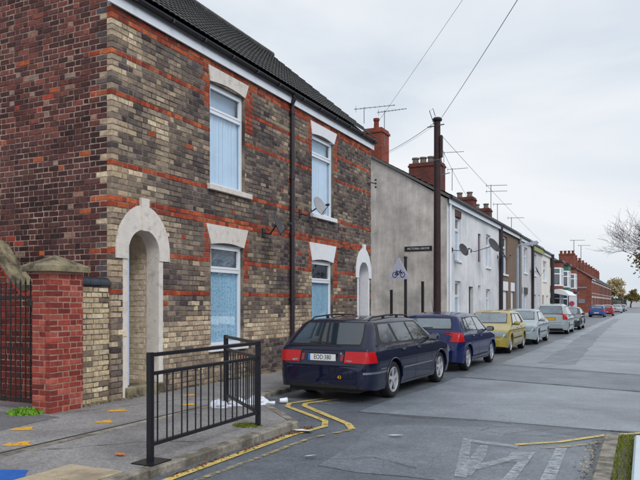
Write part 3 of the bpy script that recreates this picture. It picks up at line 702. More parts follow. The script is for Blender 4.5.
# fascia, gutter, downpipe, roof tiles
for h, u0, u1 in ((h1, 7.95, 13.9), (h2, 13.9, 19.36)):
    MB().box(FX+.03, FX+.06, u0, u1, 6.41, 6.66).build('fascia', M['fascia'], h)
    MB().box(FX-.05, FX+.029, u0+.1, u1, 6.44, 6.465).build('soffit', M['fascia'], h)
    gt = MB(); n = 7; vs = []; gx, gz_, gr = FX+.125, 6.665, .062
    for k in range(n+1):
        t = math.pi+math.pi*k/n; vs += [(gx+gr*math.cos(t), u0-.03, gz_+gr*math.sin(t)), (gx+gr*math.cos(t), u1, gz_+gr*math.sin(t))]
    for k in range(n, -1, -1):
        t = math.pi+math.pi*k/n; vs += [(gx+(gr-.006)*math.cos(t), u0-.03, gz_+(gr-.006)*math.sin(t)), (gx+(gr-.006)*math.cos(t), u1, gz_+(gr-.006)*math.sin(t))]
    m_ = 2*(n+1); gt.add(vs, [(2*i, 2*i+1, 2*((i+1) % m_)+1, 2*((i+1) % m_)) for i in range(m_)]+[tuple(range(0, 2*m_, 2)), tuple(range(2*m_-1, 0, -2))])
    go = gt.build('gutter', M['gutter'], h)
    y = u0+.5
    while y < u1: MB().box(gx-.068, gx+.068, y-.02, y+.02, gz_-.068, gz_-.0).build('bracket', M['gutter'], go); y += .95
TS = Vector((-3.88, 0, 3.30)); TL = TS.length; ts = TS.normalized(); tn = Vector((-ts.z, 0, ts.x))*-1
if tn.z < 0: tn = -tn
EV = Vector((FX+.16, 0, 6.70))
def tile_mesh():
    w_, l_, n = .298, .40, 6; vs = []; fs = []
    for s_, zz in ((0, .0), (1, -.014)):
        for i in range(n+1):
            q = i/n; hh = .016*(1-math.cos(4*math.pi*q))/2
            for k in (0, 1): vs.append((w_*(q-.5), l_*k, hh+zz+(.026 if k == 0 else .0)))
    m_ = 2*(n+1)
    for i in range(n): fs += [(2*i, 2*i+2, 2*i+3, 2*i+1), (m_+2*i, m_+2*i+1, m_+2*i+3, m_+2*i+2), (2*i, m_+2*i, m_+2*i+2, 2*i+2)]
    fs += [(0, 1, m_+1, m_), (2*n, m_+2*n, m_+2*n+1, 2*n+1)]
    me = bpy.data.meshes.new('roof_tile'); me.from_pydata(vs, [], fs); me.materials.append(M['tile']); return me
TM = tile_mesh(); rotT = Matrix((Vector((0, 1, 0)), ts, Vector((0, 1, 0)).cross(ts))).transposed()
if (rotT @ Vector((0, 0, 1))).z < 0: rotT = Matrix((Vector((0, -1, 0)), ts, Vector((0, -1, 0)).cross(ts))).transposed()
for h, u0, u1 in ((h1, 7.92, 13.9), (h2, 13.9, 19.42)):
    rf = MB(); n_ = [(FX+.12, 6.64), (-11.3, 9.93), (-15.1, 6.7), (-15.1, 6.6), (-11.3, 9.8), (FX+.1, 6.56)]
    rf.prism(n_, lambda a, b, d: (a, d, b), u0+.06, u1-(.06 if h is h2 else 0)); roof = rf.build('roof', M['slate'], h)
    nc = 15; ncol = 20 if h is h1 else 18; ww = (u1-u0)/ncol
    for r_ in range(nc):
        for c_ in range(ncol):
            o = bpy.data.objects.new('roof_tile', TM); C.objects.link(o); o.parent = roof
            p = EV+ts*(TL*r_/nc-.02)+Vector((0, u0+(c_+.5)*ww, 0))+tn*.03
            o.matrix_local = W[roof].inverted() @ Matrix.Translation(p) @ rotT.to_4x4() @ Matrix.Rotation(random.uniform(-.006, .006), 4, 'Z')
    rg = MB()
    y = u0
    while y < u1-.05:
        e = min(y+.44, u1); rg.tube([(-11.3, y, 9.99), (-11.3, e-.01, 9.99)], .12, 10); y += .44
    rg.build('ridge_tile', M['tile'], roof, smooth=40)
dp = MB(); dp.tube([(FX+.125, 13.98, 6.6), (FX+.125, 13.98, 6.52), (FX+.075, 13.98, 6.42), (FX+.075, 13.98, 6.2), (FX+.075, 13.98, PZ+.05)], .055, 10); dpo = dp.build('downpipe', M['pipe'], h2, smooth=40)
for zz in (6.15, 4.6, 3.25, 1.7): MB().tube([(FX+.075, 13.98, zz), (FX+.075, 13.98, zz+.09)], .068, 10).build('pipe_collar', M['pipe'], dpo, smooth=40)

# ---- satellite dishes
def dish(name, label, base, ctr, r, facing, mt, grp='satellite dishes on the house fronts'):
    t = thing(name, label, 'satellite dish', base, 0, grp); b, c_ = Vector(base), Vector(ctr); f = Vector(facing).normalized()
    u = f.cross(Vector((0, 0, 1))).normalized(); q = u.cross(f); m_ = MB(); n = 18; vs = []; fs = []
    for s_, off in ((0, 0), (1, -.012)):
        for i in range(4):
            rr = r*i/3
            for k in range(n):
                a = 2*math.pi*k/n; vs.append(c_+u*math.cos(a)*rr*.92+q*math.sin(a)*rr-f*(.16*r*(1-(rr/r)**2)-off))
    for s_ in (0, 1):
        o = s_*4*n
        for i in range(3):
            for k in range(n): fs.append((o+i*n+k, o+i*n+(k+1) % n, o+(i+1)*n+(k+1) % n, o+(i+1)*n+k))
    for k in range(n): fs.append((3*n+k, 3*n+(k+1) % n, 7*n+(k+1) % n, 7*n+k))
    m_.add(vs, fs); m_.build('reflector', M[mt], t, smooth=60, fixn=False)
    w_ = MB(); w_.tube([b, b+Vector((.18, 0, -.05)), c_-f*.2*r], .018, 6); w_.box(b.x-.0, b.x+.03, b.y-.06, b.y+.06, b.z-.09, b.z+.09); w_.build('wall_arm', M['dish'], t)
    l = MB(); e = c_+f*r*1.0-q*r*.35; l.tube([c_-q*r*.9-f*.05, e], .009, 6); l.tube([e, e-f*.09+q*.03], .028, 8); l.build('receiver_arm', M['dish'], t)
dish('satellite_dish', 'dark satellite dish on an arm beside the plum downpipe on the first brick house', (FX, 12.75, 3.22), (-7.17, 12.62, 3.38), .27, (.9, .22, .3), 'dish')
dish('satellite_dish', 'pale grey satellite dish fixed below the upper window of the second brick house', (FX, 14.5, 3.85), (-7.2, 14.75, 4.05), .25, (.9, -.15, .35), 'dishp')
br = thing('wall_bracket', 'small dark iron cable bracket at the top far corner of the second brick house', 'bracket', (FX, 19.2, 5.3))
MB().tube([(FX, 18.9, 5.32), (FX+.1, 19.0, 5.34), (FX+.12, 19.3, 5.36)], .018, 6).build('bracket_arm', M['dish'], br)
for zz in (5.25, 5.36, 5.47): MB().lathe([(.02, -.03), (.035, -.01), (.035, .01), (.02, .03)], (FX+.13, 19.3, zz), 8).build('insulator', M['dish'], br)

# ================================================================== YARD: pillar, short wall, gate, garden wall
def brick_box(root, x0, x1, y0, y1, z0, z1, cols, cz, L, faces, near, mort, bond='flemish', joint=.011):
    MB().box(x0+.005, x1-.005, y0+.005, y1-.005, z0, z1).build('core', M[mort], root)
    cf = lambda u, zm, r, hd: None if u is None else pick(cols, .1)
    tot = []
    for fc in faces:
        if fc == '+x': l = rows(y0, y1, z0, z1, lambda q: [], cf, joint, cz, L, L*.48, bond); place_bricks(l, lambda u, z_: (x1, u, z_), root, near=near, depth=.09, frame=(Vector((1, 0, 0)), Vector((0, 1, 0))))
        if fc == '-y': l = rows(x0, x1-.092, z0, z1, lambda q: [], cf, joint, cz, L, L*.48, bond); place_bricks(l, lambda u, z_: (u, y0, z_), root, near=near, depth=.09, frame=(Vector((0, -1, 0)), Vector((1, 0, 0))))
        if fc == '+y': l = rows(x0, x1-.092, z0, z1, lambda q: [], cf, joint, cz, L, L*.48, bond); place_bricks(l, lambda u, z_: (u, y1, z_), root, near=0, depth=.09, frame=(Vector((0, 1, 0)), Vector((-1, 0, 0))))
gp = thing('gate_pillar', 'red brick gate pillar with a pyramidal stone cap beside the black gate', 'pillar', (-7.75, 7.05, PZ))
brick_box(gp, -7.86, -7.5, 6.72, 7.33, PZ, 2.1, [(150, 66, 58), (160, 74, 64), (136, 58, 52), (166, 88, 76), (124, 54, 50)], .0825, .232, ['+x', '-y', '+y'], 150, 'mortar_pale')
cp = MB(); x0, x1, y0, y1 = -8.0, -7.42, 6.63, 7.40
cp.add([(x0, y0, 2.1), (x1, y0, 2.1), (x1, y1, 2.1), (x0, y1, 2.1), (x0, y0, 2.18), (x1, y0, 2.18), (x1, y1, 2.18), (x0, y1, 2.18), (-7.71, 7.01, 2.35)],
       [(0, 3, 2, 1), (0, 1, 5, 4), (1, 2, 6, 5), (2, 3, 7, 6), (3, 0, 4, 7), (4, 5, 8), (5, 6, 8), (6, 7, 8), (7, 4, 8)]); cp.build('pillar_cap', M['sandstone'], gp)
sw = thing('short_wall', 'short cream brick wall with blue-black coping between the red pillar and the house', 'wall', (-7.75, 7.75, PZ))
brick_box(sw, -7.9, -7.68, 7.34, 8.06, PZ, 1.93, [(200, 182, 150), (190, 172, 142), (208, 192, 164), (184, 166, 138), (196, 176, 148), (128, 114, 100)], .0822, .235, ['+x'], 60, 'mortar')
for i in range(3):
    cpn = MB(); y = 7.42+.21*i; n = 8; vs = [(-7.91, y+.003), (-7.91, y+.207)]
    prof = [(-7.93, 1.93), (-7.93, 1.99)]+[(-7.79+.14*math.cos(math.pi-math.pi*k/n), 1.98+.08*math.sin(math.pi*k/n)) for k in range(n+1)]+[(-7.65, 1.93)]
    cpn.prism(prof, lambda a, b, d: (a, d, b), y+.003, y+.207); cpn.build('coping_brick', M['cope'], sw, smooth=40)
gt = thing('iron_gate', 'tall black wrought iron gate with spiked bars left of the red pillar', 'gate', (-8.1, 6.85, PZ))
gy = 6.86; zb_, zt_ = PZ+.10, 1.93
for nm, zz in (('rail', zb_+.04), ('rail', .98), ('rail', 1.73)): MB().box(-9.65, -7.95, gy-.008, gy+.008, zz-.02, zz+.02).build(nm, M['gate'], gt)
x = -8.05
while x > -9.6:
    b = MB(); b.tube([(x, gy, zb_), (x, gy, zt_)], .010, 6); b.tube([(x, gy, zt_), (x, gy, zt_+.09)], .018, 6, r2=.001); b.build('bar', M['gate'], gt); x -= .105
MB().box(-7.96, -7.91, gy-.025, gy+.025, PZ+.02, 2.08).build('gate_stile', M['gate'], gt)
MB().tube([(-7.93, gy, 2.06), (-7.82, gy-.05, 2.06)], .02, 6).build('hinge', M['gate'], gt); MB().cbox(-7.97, -7.84, gy-.14, gy-.026, 1.60, 1.70, .008).build('lock_box', M['gate'], gt)
gw = thing('garden_wall', 'red brick garden wall with a curved ramped coping behind the gate', 'wall', (-9.8, 7.3, PZ))
def gtop(x): 
    k = min(1, max(0, (-8.72-x)/.75)); return 1.86+.75*(k**1.2)
cf = lambda u, zm, r, hd: None if u is None else pick([(128, 52, 46), (112, 46, 44), (140, 58, 50), (98, 44, 44)], .12)
MB().prism([(-13, PZ)]+[(-8.12, PZ), (-8.12, 1.7)]+[(-8.7-.09*i, gtop(-8.7-.09*i)-.1) for i in range(10)]+[(-13, gtop(-13)-.1)], lambda a, b, d: (a, d, b), 7.31, 7.5).build('core', M['mortar_side'], gw)
lst = [b for b in rows(-13, -8.1, PZ, 2.6, lambda q: [], cf) if b[1] < gtop(b[0])-.1]
place_bricks(lst, lambda u, z_: (u, 7.3, z_), gw, near=110, depth=.09, frame=(Vector((0, -1, 0)), Vector((1, 0, 0))))
P1 = [(-8.6-.09*i, gtop(-8.6-.09*i)) for i in range(14)]+[(-13, gtop(-13))]
MB().prism([(a, b-.10) for a, b in P1]+[(a, b-.02) for a, b in reversed(P1)], lambda a, b, d: (a, d, b), 7.27, 7.53).build('brick_on_edge', mat('edge_brick', (176, 70, 58), .85, var=.2, bump=.3), gw)
MB().prism([(a, b-.018) for a, b in P1]+[(a+.02, b+.07) for a, b in reversed(P1)], lambda a, b, d: (a, d, b), 7.24, 7.56).build('coping', M['sandstone'], gw)

# ================================================================== GUARD RAIL
gr = thing('guard_rail', 'black steel pedestrian guard rail standing on the built-out pavement corner', 'railing', (-4.36, 5.13, PZ))
PP = [Vector((-4.36, 5.13, 0)), Vector((-4.42, 7.25, 0)), Vector((-5.72, 8.45, 0))]
for p in PP: MB().box(p.x-.026, p.x+.026, p.y-.026, p.y+.026, PZ, 1.165).build('post', M['black'], gr)
MB().add(*[[(-4.47, 4.98, PZ+.001), (-4.22, 4.98, PZ+.001), (-4.22, 5.28, PZ+.001), (-4.47, 5.28, PZ+.001), (-4.47, 4.98, PZ+.012), (-4.22, 4.98, PZ+.012), (-4.22, 5.28, PZ+.012), (-4.47, 5.28, PZ+.012)], [(0, 3, 2, 1), (4, 5, 6, 7), (0, 1, 5, 4), (1, 2, 6, 5), (2, 3, 7, 6), (3, 0, 4, 7)]]).build('base_plate', M['black'], gr)
def rail(a, b, z_, hw, hh):
    d = (b-a).normalized(); a = a+d*.027; b = b-d*.027; n = Vector((-d.y, d.x, 0))*hw; q = MB()
    vs = [Vector((p.x, p.y, z_))+s*n+Vector((0, 0, t)) for p in (a, b) for s, t in ((-1, -hh), (1, -hh), (1, hh), (-1, hh))]
    q.add(vs, [(0, 1, 2, 3), (7, 6, 5, 4), (0, 4, 5, 1), (1, 5, 6, 2), (2, 6, 7, 3), (3, 7, 4, 0)]); return q.build('rail', M['black'], gr)
for a, b, nb in ((PP[0], PP[1], 16), (PP[1], PP[2], 11)):
    rail(a, b, 1.14, .024, .018); rail(a, b, .955, .018, .017); rail(a, b, .26, .018, .017)
    for i in range(nb):
        k = (i+1)/(nb+1)+(.006 if i % 2 else -.006); p = a.lerp(b, k); MB().tube([(p.x, p.y, .26), (p.x, p.y, .955)], .009, 6).build('bar', M['black'], gr)

# ================================================================== RENDERED TERRACE
def roofprism(mb, u0, u1, ze, zr, xr, xe=FX+.18, xb=-15, th=.12):
    mb.prism([(xe, ze), (xr, zr), (xb, ze), (xb, ze-th), (xr, zr-th), (xe-.02, ze-th)], lambda a, b, d: (a, d, b), u0, u1)
def gutter(h, u0, u1, z_, m='gutter', x=FX+.2):
    MB().tube([(x, u0, z_), (x, u1, z_)], .06, 8).build('gutter', M[m], h)
def terrace(label, u0, u1, wm, ze, holes, zr=None, gable=None, fas='fascia', name='rendered_house', roofm='slate'):
    h = thing(name, label, 'house', (FX, u0, PZ)); zr = zr or ze+2.3
    wl = MB(); gridwall(wl, FX-.25, FX, u0, u1, 0, ze, holes); wl.box(-15, FX-.251, u0, u0+.2, 0, ze-.05) if gable is None else None
    wl.box(-15, FX-.251, u1-.2, u1-.001, 0, ze-.05); wl.box(-15, -14.8, u0+.2, u1-.2, 0, ze-.05); wl.build('wall', M[wm], h)
    r = MB(); roofprism(r, u0-(.1 if gable else 0), u1, ze+.1, zr, -11.2); ro = r.build('roof', M[roofm], h)
    # tile courses
    tl = MB(); n = 14
    for i in range(n):
        k = i/n; k2_ = (i+1.15)/n; xa = FX+.2+(-11.2-FX-.2)*k; xb_ = FX+.2+(-11.2-FX-.2)*min(1, k2_); za = ze+.1+(zr-ze-.1)*k; zb2 = ze+.1+(zr-ze-.1)*min(1, k2_)
        tl.add([(xa, u0, za+.05), (xa, u1, za+.05), (xb_, u1, zb2+.012), (xb_, u0, zb2+.012), (xa, u0, za+.01), (xa, u1, za+.01)], [(0, 1, 2, 3), (4, 5, 1, 0)])
    tl.build('tile_course', M[roofm], ro)['kind'] = 'stuff'
    MB().box(FX+.1, FX+.13, u0, u1, ze-.22, ze+.02).build('fascia', M[fas], h)
    gutter(h, u0, u1, ze+.03)
    return h
def chimney(h, x0, x1, y0, y1, z0, z1, m, pots, pm='pot', pr=.13, ph=.4, cap=True):
    c_ = MB(); c_.box(x0, x1, y0, y1, z0, z1-.25); c_.box(x0-.05, x1+.05, y0-.05, y1+.05, z1-.25, z1-.14); c_.box(x0-.0, x1+.0, y0-.0, y1+.0, z1-.14, z1-.03)
    co = c_.build('chimney', M[m], h)
    for i in range(pots):
        k = (i+.5)/pots; x, y = (x0+(x1-x0)*k, (y0+y1)/2) if (x1-x0) > (y1-y0) else ((x0+x1)/2, y0+(y1-y0)*k)
        MB().lathe([(pr, 0), (pr*.85, ph*.75), (pr*1.1, ph*.8), (pr*1.1, ph), (pr*.7, ph), (pr*.7, ph-.1)], (x, y, z1-.04), 12).build('chimney_pot', M[pm], co, smooth=40)
    return co
def aerial(label, base, hgt, d, L, n=9, grp='rooftop television aerials', arms=1, r=.014):
    b = Vector(base); t = thing('tv_aerial', label, 'aerial', base, 0, grp)
    MB().tube([b, b+Vector((0, 0, hgt))], r*1.3, 6).build('mast', M['alu'], t)
    d = Vector(d).normalized(); s = d.cross(Vector((0, 0, 1))).normalized(); m_ = MB()
    for a_ in range(arms):
        q = b+Vector((0, 0, hgt-.05-.45*a_)); m_.tube([q-d*.25*L, q+d*.75*L], r, 6)
        for i in range(n):
            k = -.2+.93*i/(n-1); l = .16-.006*i; p = q+d*(k*L); m_.tube([p-s*l, p+s*l], r*.6, 5)
        m_.tube([q-d*.2*L-Vector((0, 0, .15)), q-d*.2*L+Vector((0, 0, .15))], r*.6, 5)
    m_.build('antenna', M['alu'], t)
hA = terrace('white rendered end-of-terrace house whose grey gable faces the side street', 28.05, 33.75, 'render_w', 6.15,
             [(29.39, 30.47, 3.6, 5.55), (29.39, 30.47, .9, 2.65), (32.0, 32.9, PZ, 2.45)], zr=8.35, gable=True)
MB().prism([(-18, 0), (-18, 4), (-15, 6.1), (-11.2, 8.28), (FX-.001, 6.12), (FX-.001, 0)], lambda a, b, d: (a, d, b), 28.0, 28.3).build('gable_wall', M['render'], hA)
MB().prism([(-15.1, 6.05), (-11.2, 8.27), (FX+.14, 6.13), (FX+.14, 6.24), (-11.2, 8.39), (-15.1, 6.17)], lambda a, b, d: (a, d, b), 27.9, 28.35).build('verge_board', mat('verge_mortar', (96, 94, 94), .9), hA)
win(hA, 29.39, 30.47, 3.6, 5.55, light=.3, cur='curtain', sill='w', rec=.12); win(hA, 29.39, 30.47, .9, 2.65, light=.4, cur='curtain_b', sill='w', rec=.12)
MB().box(FX-.1, FX+.01, 29.35, 30.5, 5.55, 5.85).build('lintel', M['darkbrick'], hA)
MB().box(FX-.2, FX-.15, 32.0, 32.9, PZ, 2.45).build('door', M['signblack'], hA)
MB().tube([(FX+.07, 28.35, 6.1), (FX+.07, 28.35, PZ)], .05, 8).build('downpipe', M['fascia'], hA, smooth=40)
chimney(hA, -11.58, -10.7, 28.25, 29.2, 8.0, 9.65, 'chim', 1, 'potr', ph=.55)
hB = terrace('second white rendered house, with a boarded plum upper opening and large dish', 33.75, 39.45, 'render_w', 6.15,
             [(33.7+.25, 34.6, 3.75, 5.2), (35.9, 37.0, 3.6, 5.35), (33.95, 34.6, PZ, 2.55), (35.9, 36.95, .9, 2.4)], zr=8.35)
MB().box(FX-.2, FX-.06, 33.95, 34.6, 3.75, 5.2).build('boarded_window', M['purple'], hB)
MB().box(FX-.25, FX-.2, 33.95, 34.6, PZ, 2.55).build('door', M['upvc'], hB)
win(hB, 35.9, 37.0, 3.6, 5.35, light=.35, cur='curtain', sill='w', rec=.12); win(hB, 35.9, 36.95, .9, 2.4, light=.35, cur='curtain_b', sill='w', rec=.12)
MB().tube([(FX+.12, 39.4, 6.1), (FX+.12, 39.4, PZ)], .11, 8).build('downpipe', M['pipe'], hB, smooth=40)
chimney(hB, -12.3, -10.45, 36.9, 38.0, 7.8, 9.75, 'chimd', 4, 'pot', pr=.2, ph=.42)
hC = terrace('brown pebbledashed terrace house with white painted lower lintels', 39.6, 46.1, 'render_b', 6.15,
             [(40.6, 42.0, 3.4, 5.7), (40.5, 42.0, PZ, 2.4), (43.2, 44.3, PZ, 2.4)], zr=8.35)
win(hC, 40.6, 42.0, 3.4, 5.7, light=.3, cur='curtain', sill='w', rec=.12)
MB().box(FX-.15, FX-.08, 40.5, 42.0, PZ, 2.4).build('door', M['upvc'], hC); MB().box(FX-.15, FX-.08, 43.2, 44.3, PZ, 2.4).build('door', M['upvc'], hC)
MB().box(FX-.05, FX+.03, 40.4, 42.1, 2.4, 2.95).build('lintel', M['stone2'], hC); MB().box(FX-.05, FX+.03, 43.1, 44.4, 2.4, 2.95).build('lintel', M['stone2'], hC)
MB().tube([(FX+.12, 46.0, 6.1), (FX+.12, 46.0, PZ)], .1, 8).build('downpipe', M['pipe_grey'], hC, smooth=40)
chimney(hC, -12.0, -10.6, 45.6, 46.6, 7.8, 9.0, 'chimd', 2, 'pot', pr=.2, ph=.4)
hD = terrace('pale grey rendered terrace house with black heads over its lower openings', 46.1, 51.6, 'render_g', 6.1,
             [(48.3, 49.8, 3.8, 5.6), (48.3, 49.8, .9, 2.3), (46.4, 47.4, PZ, 2.3)], zr=8.2)
win(hD, 48.3, 49.8, 3.8, 5.6, light=.35, cur='curtain', sill='w', rec=.12); win(hD, 48.3, 49.8, .9, 2.3, light=0, cur='curtain', sill='w', rec=.12)
MB().box(FX-.15, FX-.08, 46.4, 47.4, PZ, 2.3).build('door', M['pipe_grey'], hD)
for q in ((48.2, 49.9), (46.3, 47.5)): MB().box(FX-.05, FX+.02, q[0], q[1], 2.3, 2.75).build('lintel', M['signblack'], hD)
MB().tube([(FX+.12, 51.6, 6.1), (FX+.12, 51.6, PZ)], .1, 8).build('downpipe', M['pipe'], hD, smooth=40)
chimney(hD, -12.0, -10.6, 50.9, 51.9, 7.6, 8.9, 'chimd', 2, 'pot', pr=.2, ph=.4)
hE = terrace('grey rendered terrace house under a yellow-green board at its eaves', 51.6, 57.0, 'render_g', 6.0,
             [(52.8, 54.2, 3.8, 5.4), (52.8, 54.0, .9, 2.3), (55.2, 56.1, PZ, 2.3)], zr=8.1)
win(hE, 52.8, 54.2, 3.8, 5.4, light=.35, cur='curtain', sill='w', rec=.12); win(hE, 52.8, 54.0, .9, 2.3, light=0, cur='curtain', sill='w', rec=.12); MB().box(FX-.15, FX-.08, 55.2, 56.1, PZ, 2.3).build('door', M['upvc'], hE)
MB().box(FX+.14, FX+.18, 51.8, 57.6, 5.62, 5.95).build('eaves_board', M['ygreen'], hE)
hF = terrace('cream-white rendered end house before the red brick bay houses', 57.0, 62.6, 'render_c', 5.9,
             [(58.0, 60.2, 3.5, 5.2), (57.6, 58.6, PZ, 2.3), (60.0, 61.4, .9, 2.3)], zr=8.0)
win(hF, 58.0, 60.2, 3.5, 5.2, light=.35, cur='curtain', sill='w', rec=.12, double=True); win(hF, 60.0, 61.4, .9, 2.3, light=0, cur='curtain', sill='w', rec=.12); MB().box(FX-.15, FX-.08, 57.6, 58.6, PZ, 2.3).build('door', M['wood'], hF)
MB().tube([(FX+.2, 62.6, 6.0), (FX+.2, 62.6, PZ)], .16, 8).build('downpipe', M['gutter'], hF, smooth=40)
dish('satellite_dish', 'black satellite dish on the near edge of the white end house', (FX, 28.9, 4.0), (-7.15, 29.05, 4.0), .3, (.85, -.4, .42), 'dish')
dish('satellite_dish', 'largest dark satellite dish, on a long arm on the white houses', (FX, 32.4, 4.2), (-6.75, 33.6, 4.55), .4, (.8, -.35, .5), 'dish')
dish('satellite_dish', 'dark satellite dish next to the pipe between the white and brown houses', (FX, 38.9, 4.3), (-7.2, 38.9, 4.35), .3, (.9, .12, .42), 'dish')
dish('satellite_dish', 'dark satellite dish on the grey house beyond the brown one', (FX, 51.2, 4.0), (-7.1, 51.3, 4.0), .42, (.9, .12, .42), 'dish')
# street name plate, posts on the gable
sn = thing('street_name_plate', 'small black street name plate with white capitals on the grey gable wall', 'street sign', (-8.9, 28, 4.0))
MB().box(-9.52, -8.28, 27.975, 27.998, 3.92, 4.13).build('plate', M['signblack'], sn)
text_mesh('VICTORIA GROVE', .125, lambda a, b, d: (-8.9+a, 27.972-d, 4.025+b), M['signwhite'], 'lettering', sn)
for x, zt, lb in ((-8.58, 2.55, 'taller thin dark post against the grey gable wall right of the cycle sign'), (-10.0, 2.2, 'shorter thin dark post against the grey gable wall left of the cycle sign')):
    t = thing('steel_post', lb, 'post', (x, 27.6, PZ)); MB().box(x-.05, x+.05, 27.55, 27.65, PZ, zt).build('shaft', M['signblack'], t); MB().cbox(x-.06, x+.06, 27.54, 27.66, zt, zt+.03, .01).build('post_cap', M['signblack'], t)
# cycle warning sign
cs = thing('road_sign', 'faded triangular cycle warning sign on a dark post in front of the grey gable', 'road sign', (-6.3, 18.6, PZ))
MB().tube([(-6.3, 18.6, PZ), (-6.3, 18.6, 2.98)], .045, 10).build('post', M['signblack'], cs, smooth=40)
MB().lathe([(.05, 0), (.062, .02), (.04, .06)], (-6.3, 18.6, 2.96), 10).build('post_cap', M['signblack'], cs)
sx, sy, sz_ = -6.48, 18.52, 2.40
def tri(s, r):
    pts = []
    for k in range(3):
        a = math.pi/2+2*math.pi*k/3; cx_, cz_ = (s-r)*math.cos(a), (s-r)*math.sin(a)
        for j in range(-3, 4): b = a+j*math.pi/9; pts.append((cx_+r*math.cos(b), cz_+r*math.sin(b)))
    return pts
cst, snt = math.cos(R(-12)), math.sin(R(-12))
TF = lambda a, b, d: (sx+a*cst-d*snt*-1, sy+a*snt-d, sz_+.12+b+.05)
MB().prism(tri(.40, .05), TF, 0, .004).build('sign_rim', M['signrim'], cs); MB().prism(tri(.34, .03), TF, .004, .008).build('sign_face', M['signface'], cs)
bk = MB()
def ring(c, r, t):
    n = 20; vs = []
    for i in range(n):
        a = 2*math.pi*i/n; vs += [TF(c[0]+(r-t)*math.cos(a), c[1]+(r-t)*math.sin(a), .011), TF(c[0]+(r+t)*math.cos(a), c[1]+(r+t)*math.sin(a), .011)]
    bk.add(vs, [(2*i, 2*i+1, 2*((i+1) % n)+1, 2*((i+1) % n)) for i in range(n)])
def seg(p, q, t=.012):
    d = Vector((q[0]-p[0], q[1]-p[1])).normalized(); n = Vector((-d.y, d.x))*t
    bk.add([TF(p[0]-n.x, p[1]-n.y, .011), TF(q[0]-n.x, q[1]-n.y, .011), TF(q[0]+n.x, q[1]+n.y, .011), TF(p[0]+n.x, p[1]+n.y, .011)], [(0, 1, 2, 3)])
bx, bz = .0, -.09
ring((bx-.13, bz), .075, .011); ring((bx+.13, bz), .075, .011)
for p, q in (((-.13, 0), (-.06, .085)), ((-.06, .085), (.06, .085)), ((.13, 0), (.06, .1)), ((-.13, 0), (-.02, -.005)), ((-.02, -.005), (.06, .085)), ((-.02, -.005), (-.06, .085)), ((-.06, .085), (-.07, .115)), ((-.095, .115), (-.045, .115)), ((.06, .1), (.05, .13)), ((.05, .13), (.095, .125))):
    seg((bx+p[0], bz+p[1]), (bx+q[0], bz+q[1]))
bk.build('bicycle_symbol', M['signblue'], cs)
MB().box(-6.36, -6.24, 18.535, 18.56, 2.45, 2.5).build('bracket', M['alu'], cs)

# telegraph pole, wires
tp = thing('telegraph_pole', 'tall dark red-brown wooden telegraph pole standing beyond the first parked car', 'telegraph pole', (-6.1, 21.2, PZ))
MB().tube([(-6.1, 21.2, PZ), (-6.1, 21.2, 3), (-6.1, 21.2, 7.62)], .13, 14, r2=.105).build('pole', M['pole'], tp, smooth=40)
MB().lathe([(.155, 0), (.165, .05), (.12, .10), (.0, .12)], (-6.1, 21.2, 7.6), 14).build('pole_cap', M['signblack'], tp)
MB().tube([(-6.16, 21.05, 7.45), (-6.3, 21.0, 7.9), (-6.2, 21.05, 7.98), (-6.12, 21.05, 7.72)], .012, 6).build('cable_loop', M['wire'], tp)
MB().box(-5.99, -5.92, 21.1, 21.25, 6.4, 7.1).build('cable_guard', M['pole'], tp)
MB().tube([(-6.4, 21.1, 7.4), (-5.85, 21.15, 7.45)], .02, 6).build('bracket', M['alu'], tp)
MB().tube([(-6.35, 21.1, 6.3), (-6.0, 21.1, 6.3)], .015, 6).build('step_iron', M['alu'], tp); MB().tube([(-5.95, 21.1, 5.8), (-5.65, 21.1, 5.85)], .015, 6).build('step_iron', M['alu'], tp)
def wire(label, a, b, sag, r=.008):
    a, b = Vector(a), Vector(b); pts = []
    for i in range(17): k = i/16; p = a.lerp(b, k); p.z -= sag*4*k*(1-k); pts.append(p)
    t = thing('overhead_wire', label, 'cable', a); MB().tube(pts, r, 5).build('cable_span', M['wire'], t)
PT = (-6.0, 21.15, 7.6)
wire('overhead wire running from the pole top up to the upper right edge', PT, (-1.22, 10.53, 7.11), .05, .007)
wire('overhead wire dropping from the pole top left to the brick chimney', (-6.2, 21.1, 7.5), (-10.7, 28.2, 8.35), .08, .009)
wire('second thinner wire just under it from the pole towards the chimney', (-6.2, 21.1, 7.42), (-10.72, 28.0, 8.2), .08, .004)
wire('overhead wire descending from the pole along the white houses', (-5.95, 21.2, 7.1), (-7.5, 56, 6.6), .1, .007)
wire('overhead wire from the pole to the first white rendered house', (-5.95, 21.2, 6.7), (-7.6, 34.2, 6.2), .2, .006)
wire('thin overhead wire crossing the sky above the first chimney', (-11.0, 28.3, 9.75), (1.5, 12.0, 12.9), .1, .006)
aerial('television aerial on the thin mast left of the brick chimney', (-11.6, 28.35, 9.9), .75, (.93, .2, .03), 1.9)
aerial('television aerial on the right edge of the first brick chimney', (-10.7, 28.6, 8.8), 1.65, (.93, .2, .06), 1.35)
aerial('television aerial on the sooty chimney behind the pole, upper of two', (-10.4, 37.5, 9.0), 1.35, (.93, .2, .0), 1.5)
aerial('television aerial on the sooty chimney behind the pole, lower of two', (-10.1, 38.2, 8.2), 1.3, (.93, .2, .03), 1.2)
aerial('double-armed television aerial over the grey houses', (-10.6, 51.5, 8.4), 2.3, (.93, .3, 0), 1.6, arms=2, r=.02)
aerial('television aerial over the house with the yellow-green board', (-10.6, 54, 7.6), 2.0, (.93, .3, 0), 1.5, r=.02)
aerial('television aerial over the cream-white end house', (-10.3, 58.5, 7.5), 1.5, (.93, .3, 0), 1.4, r=.02)
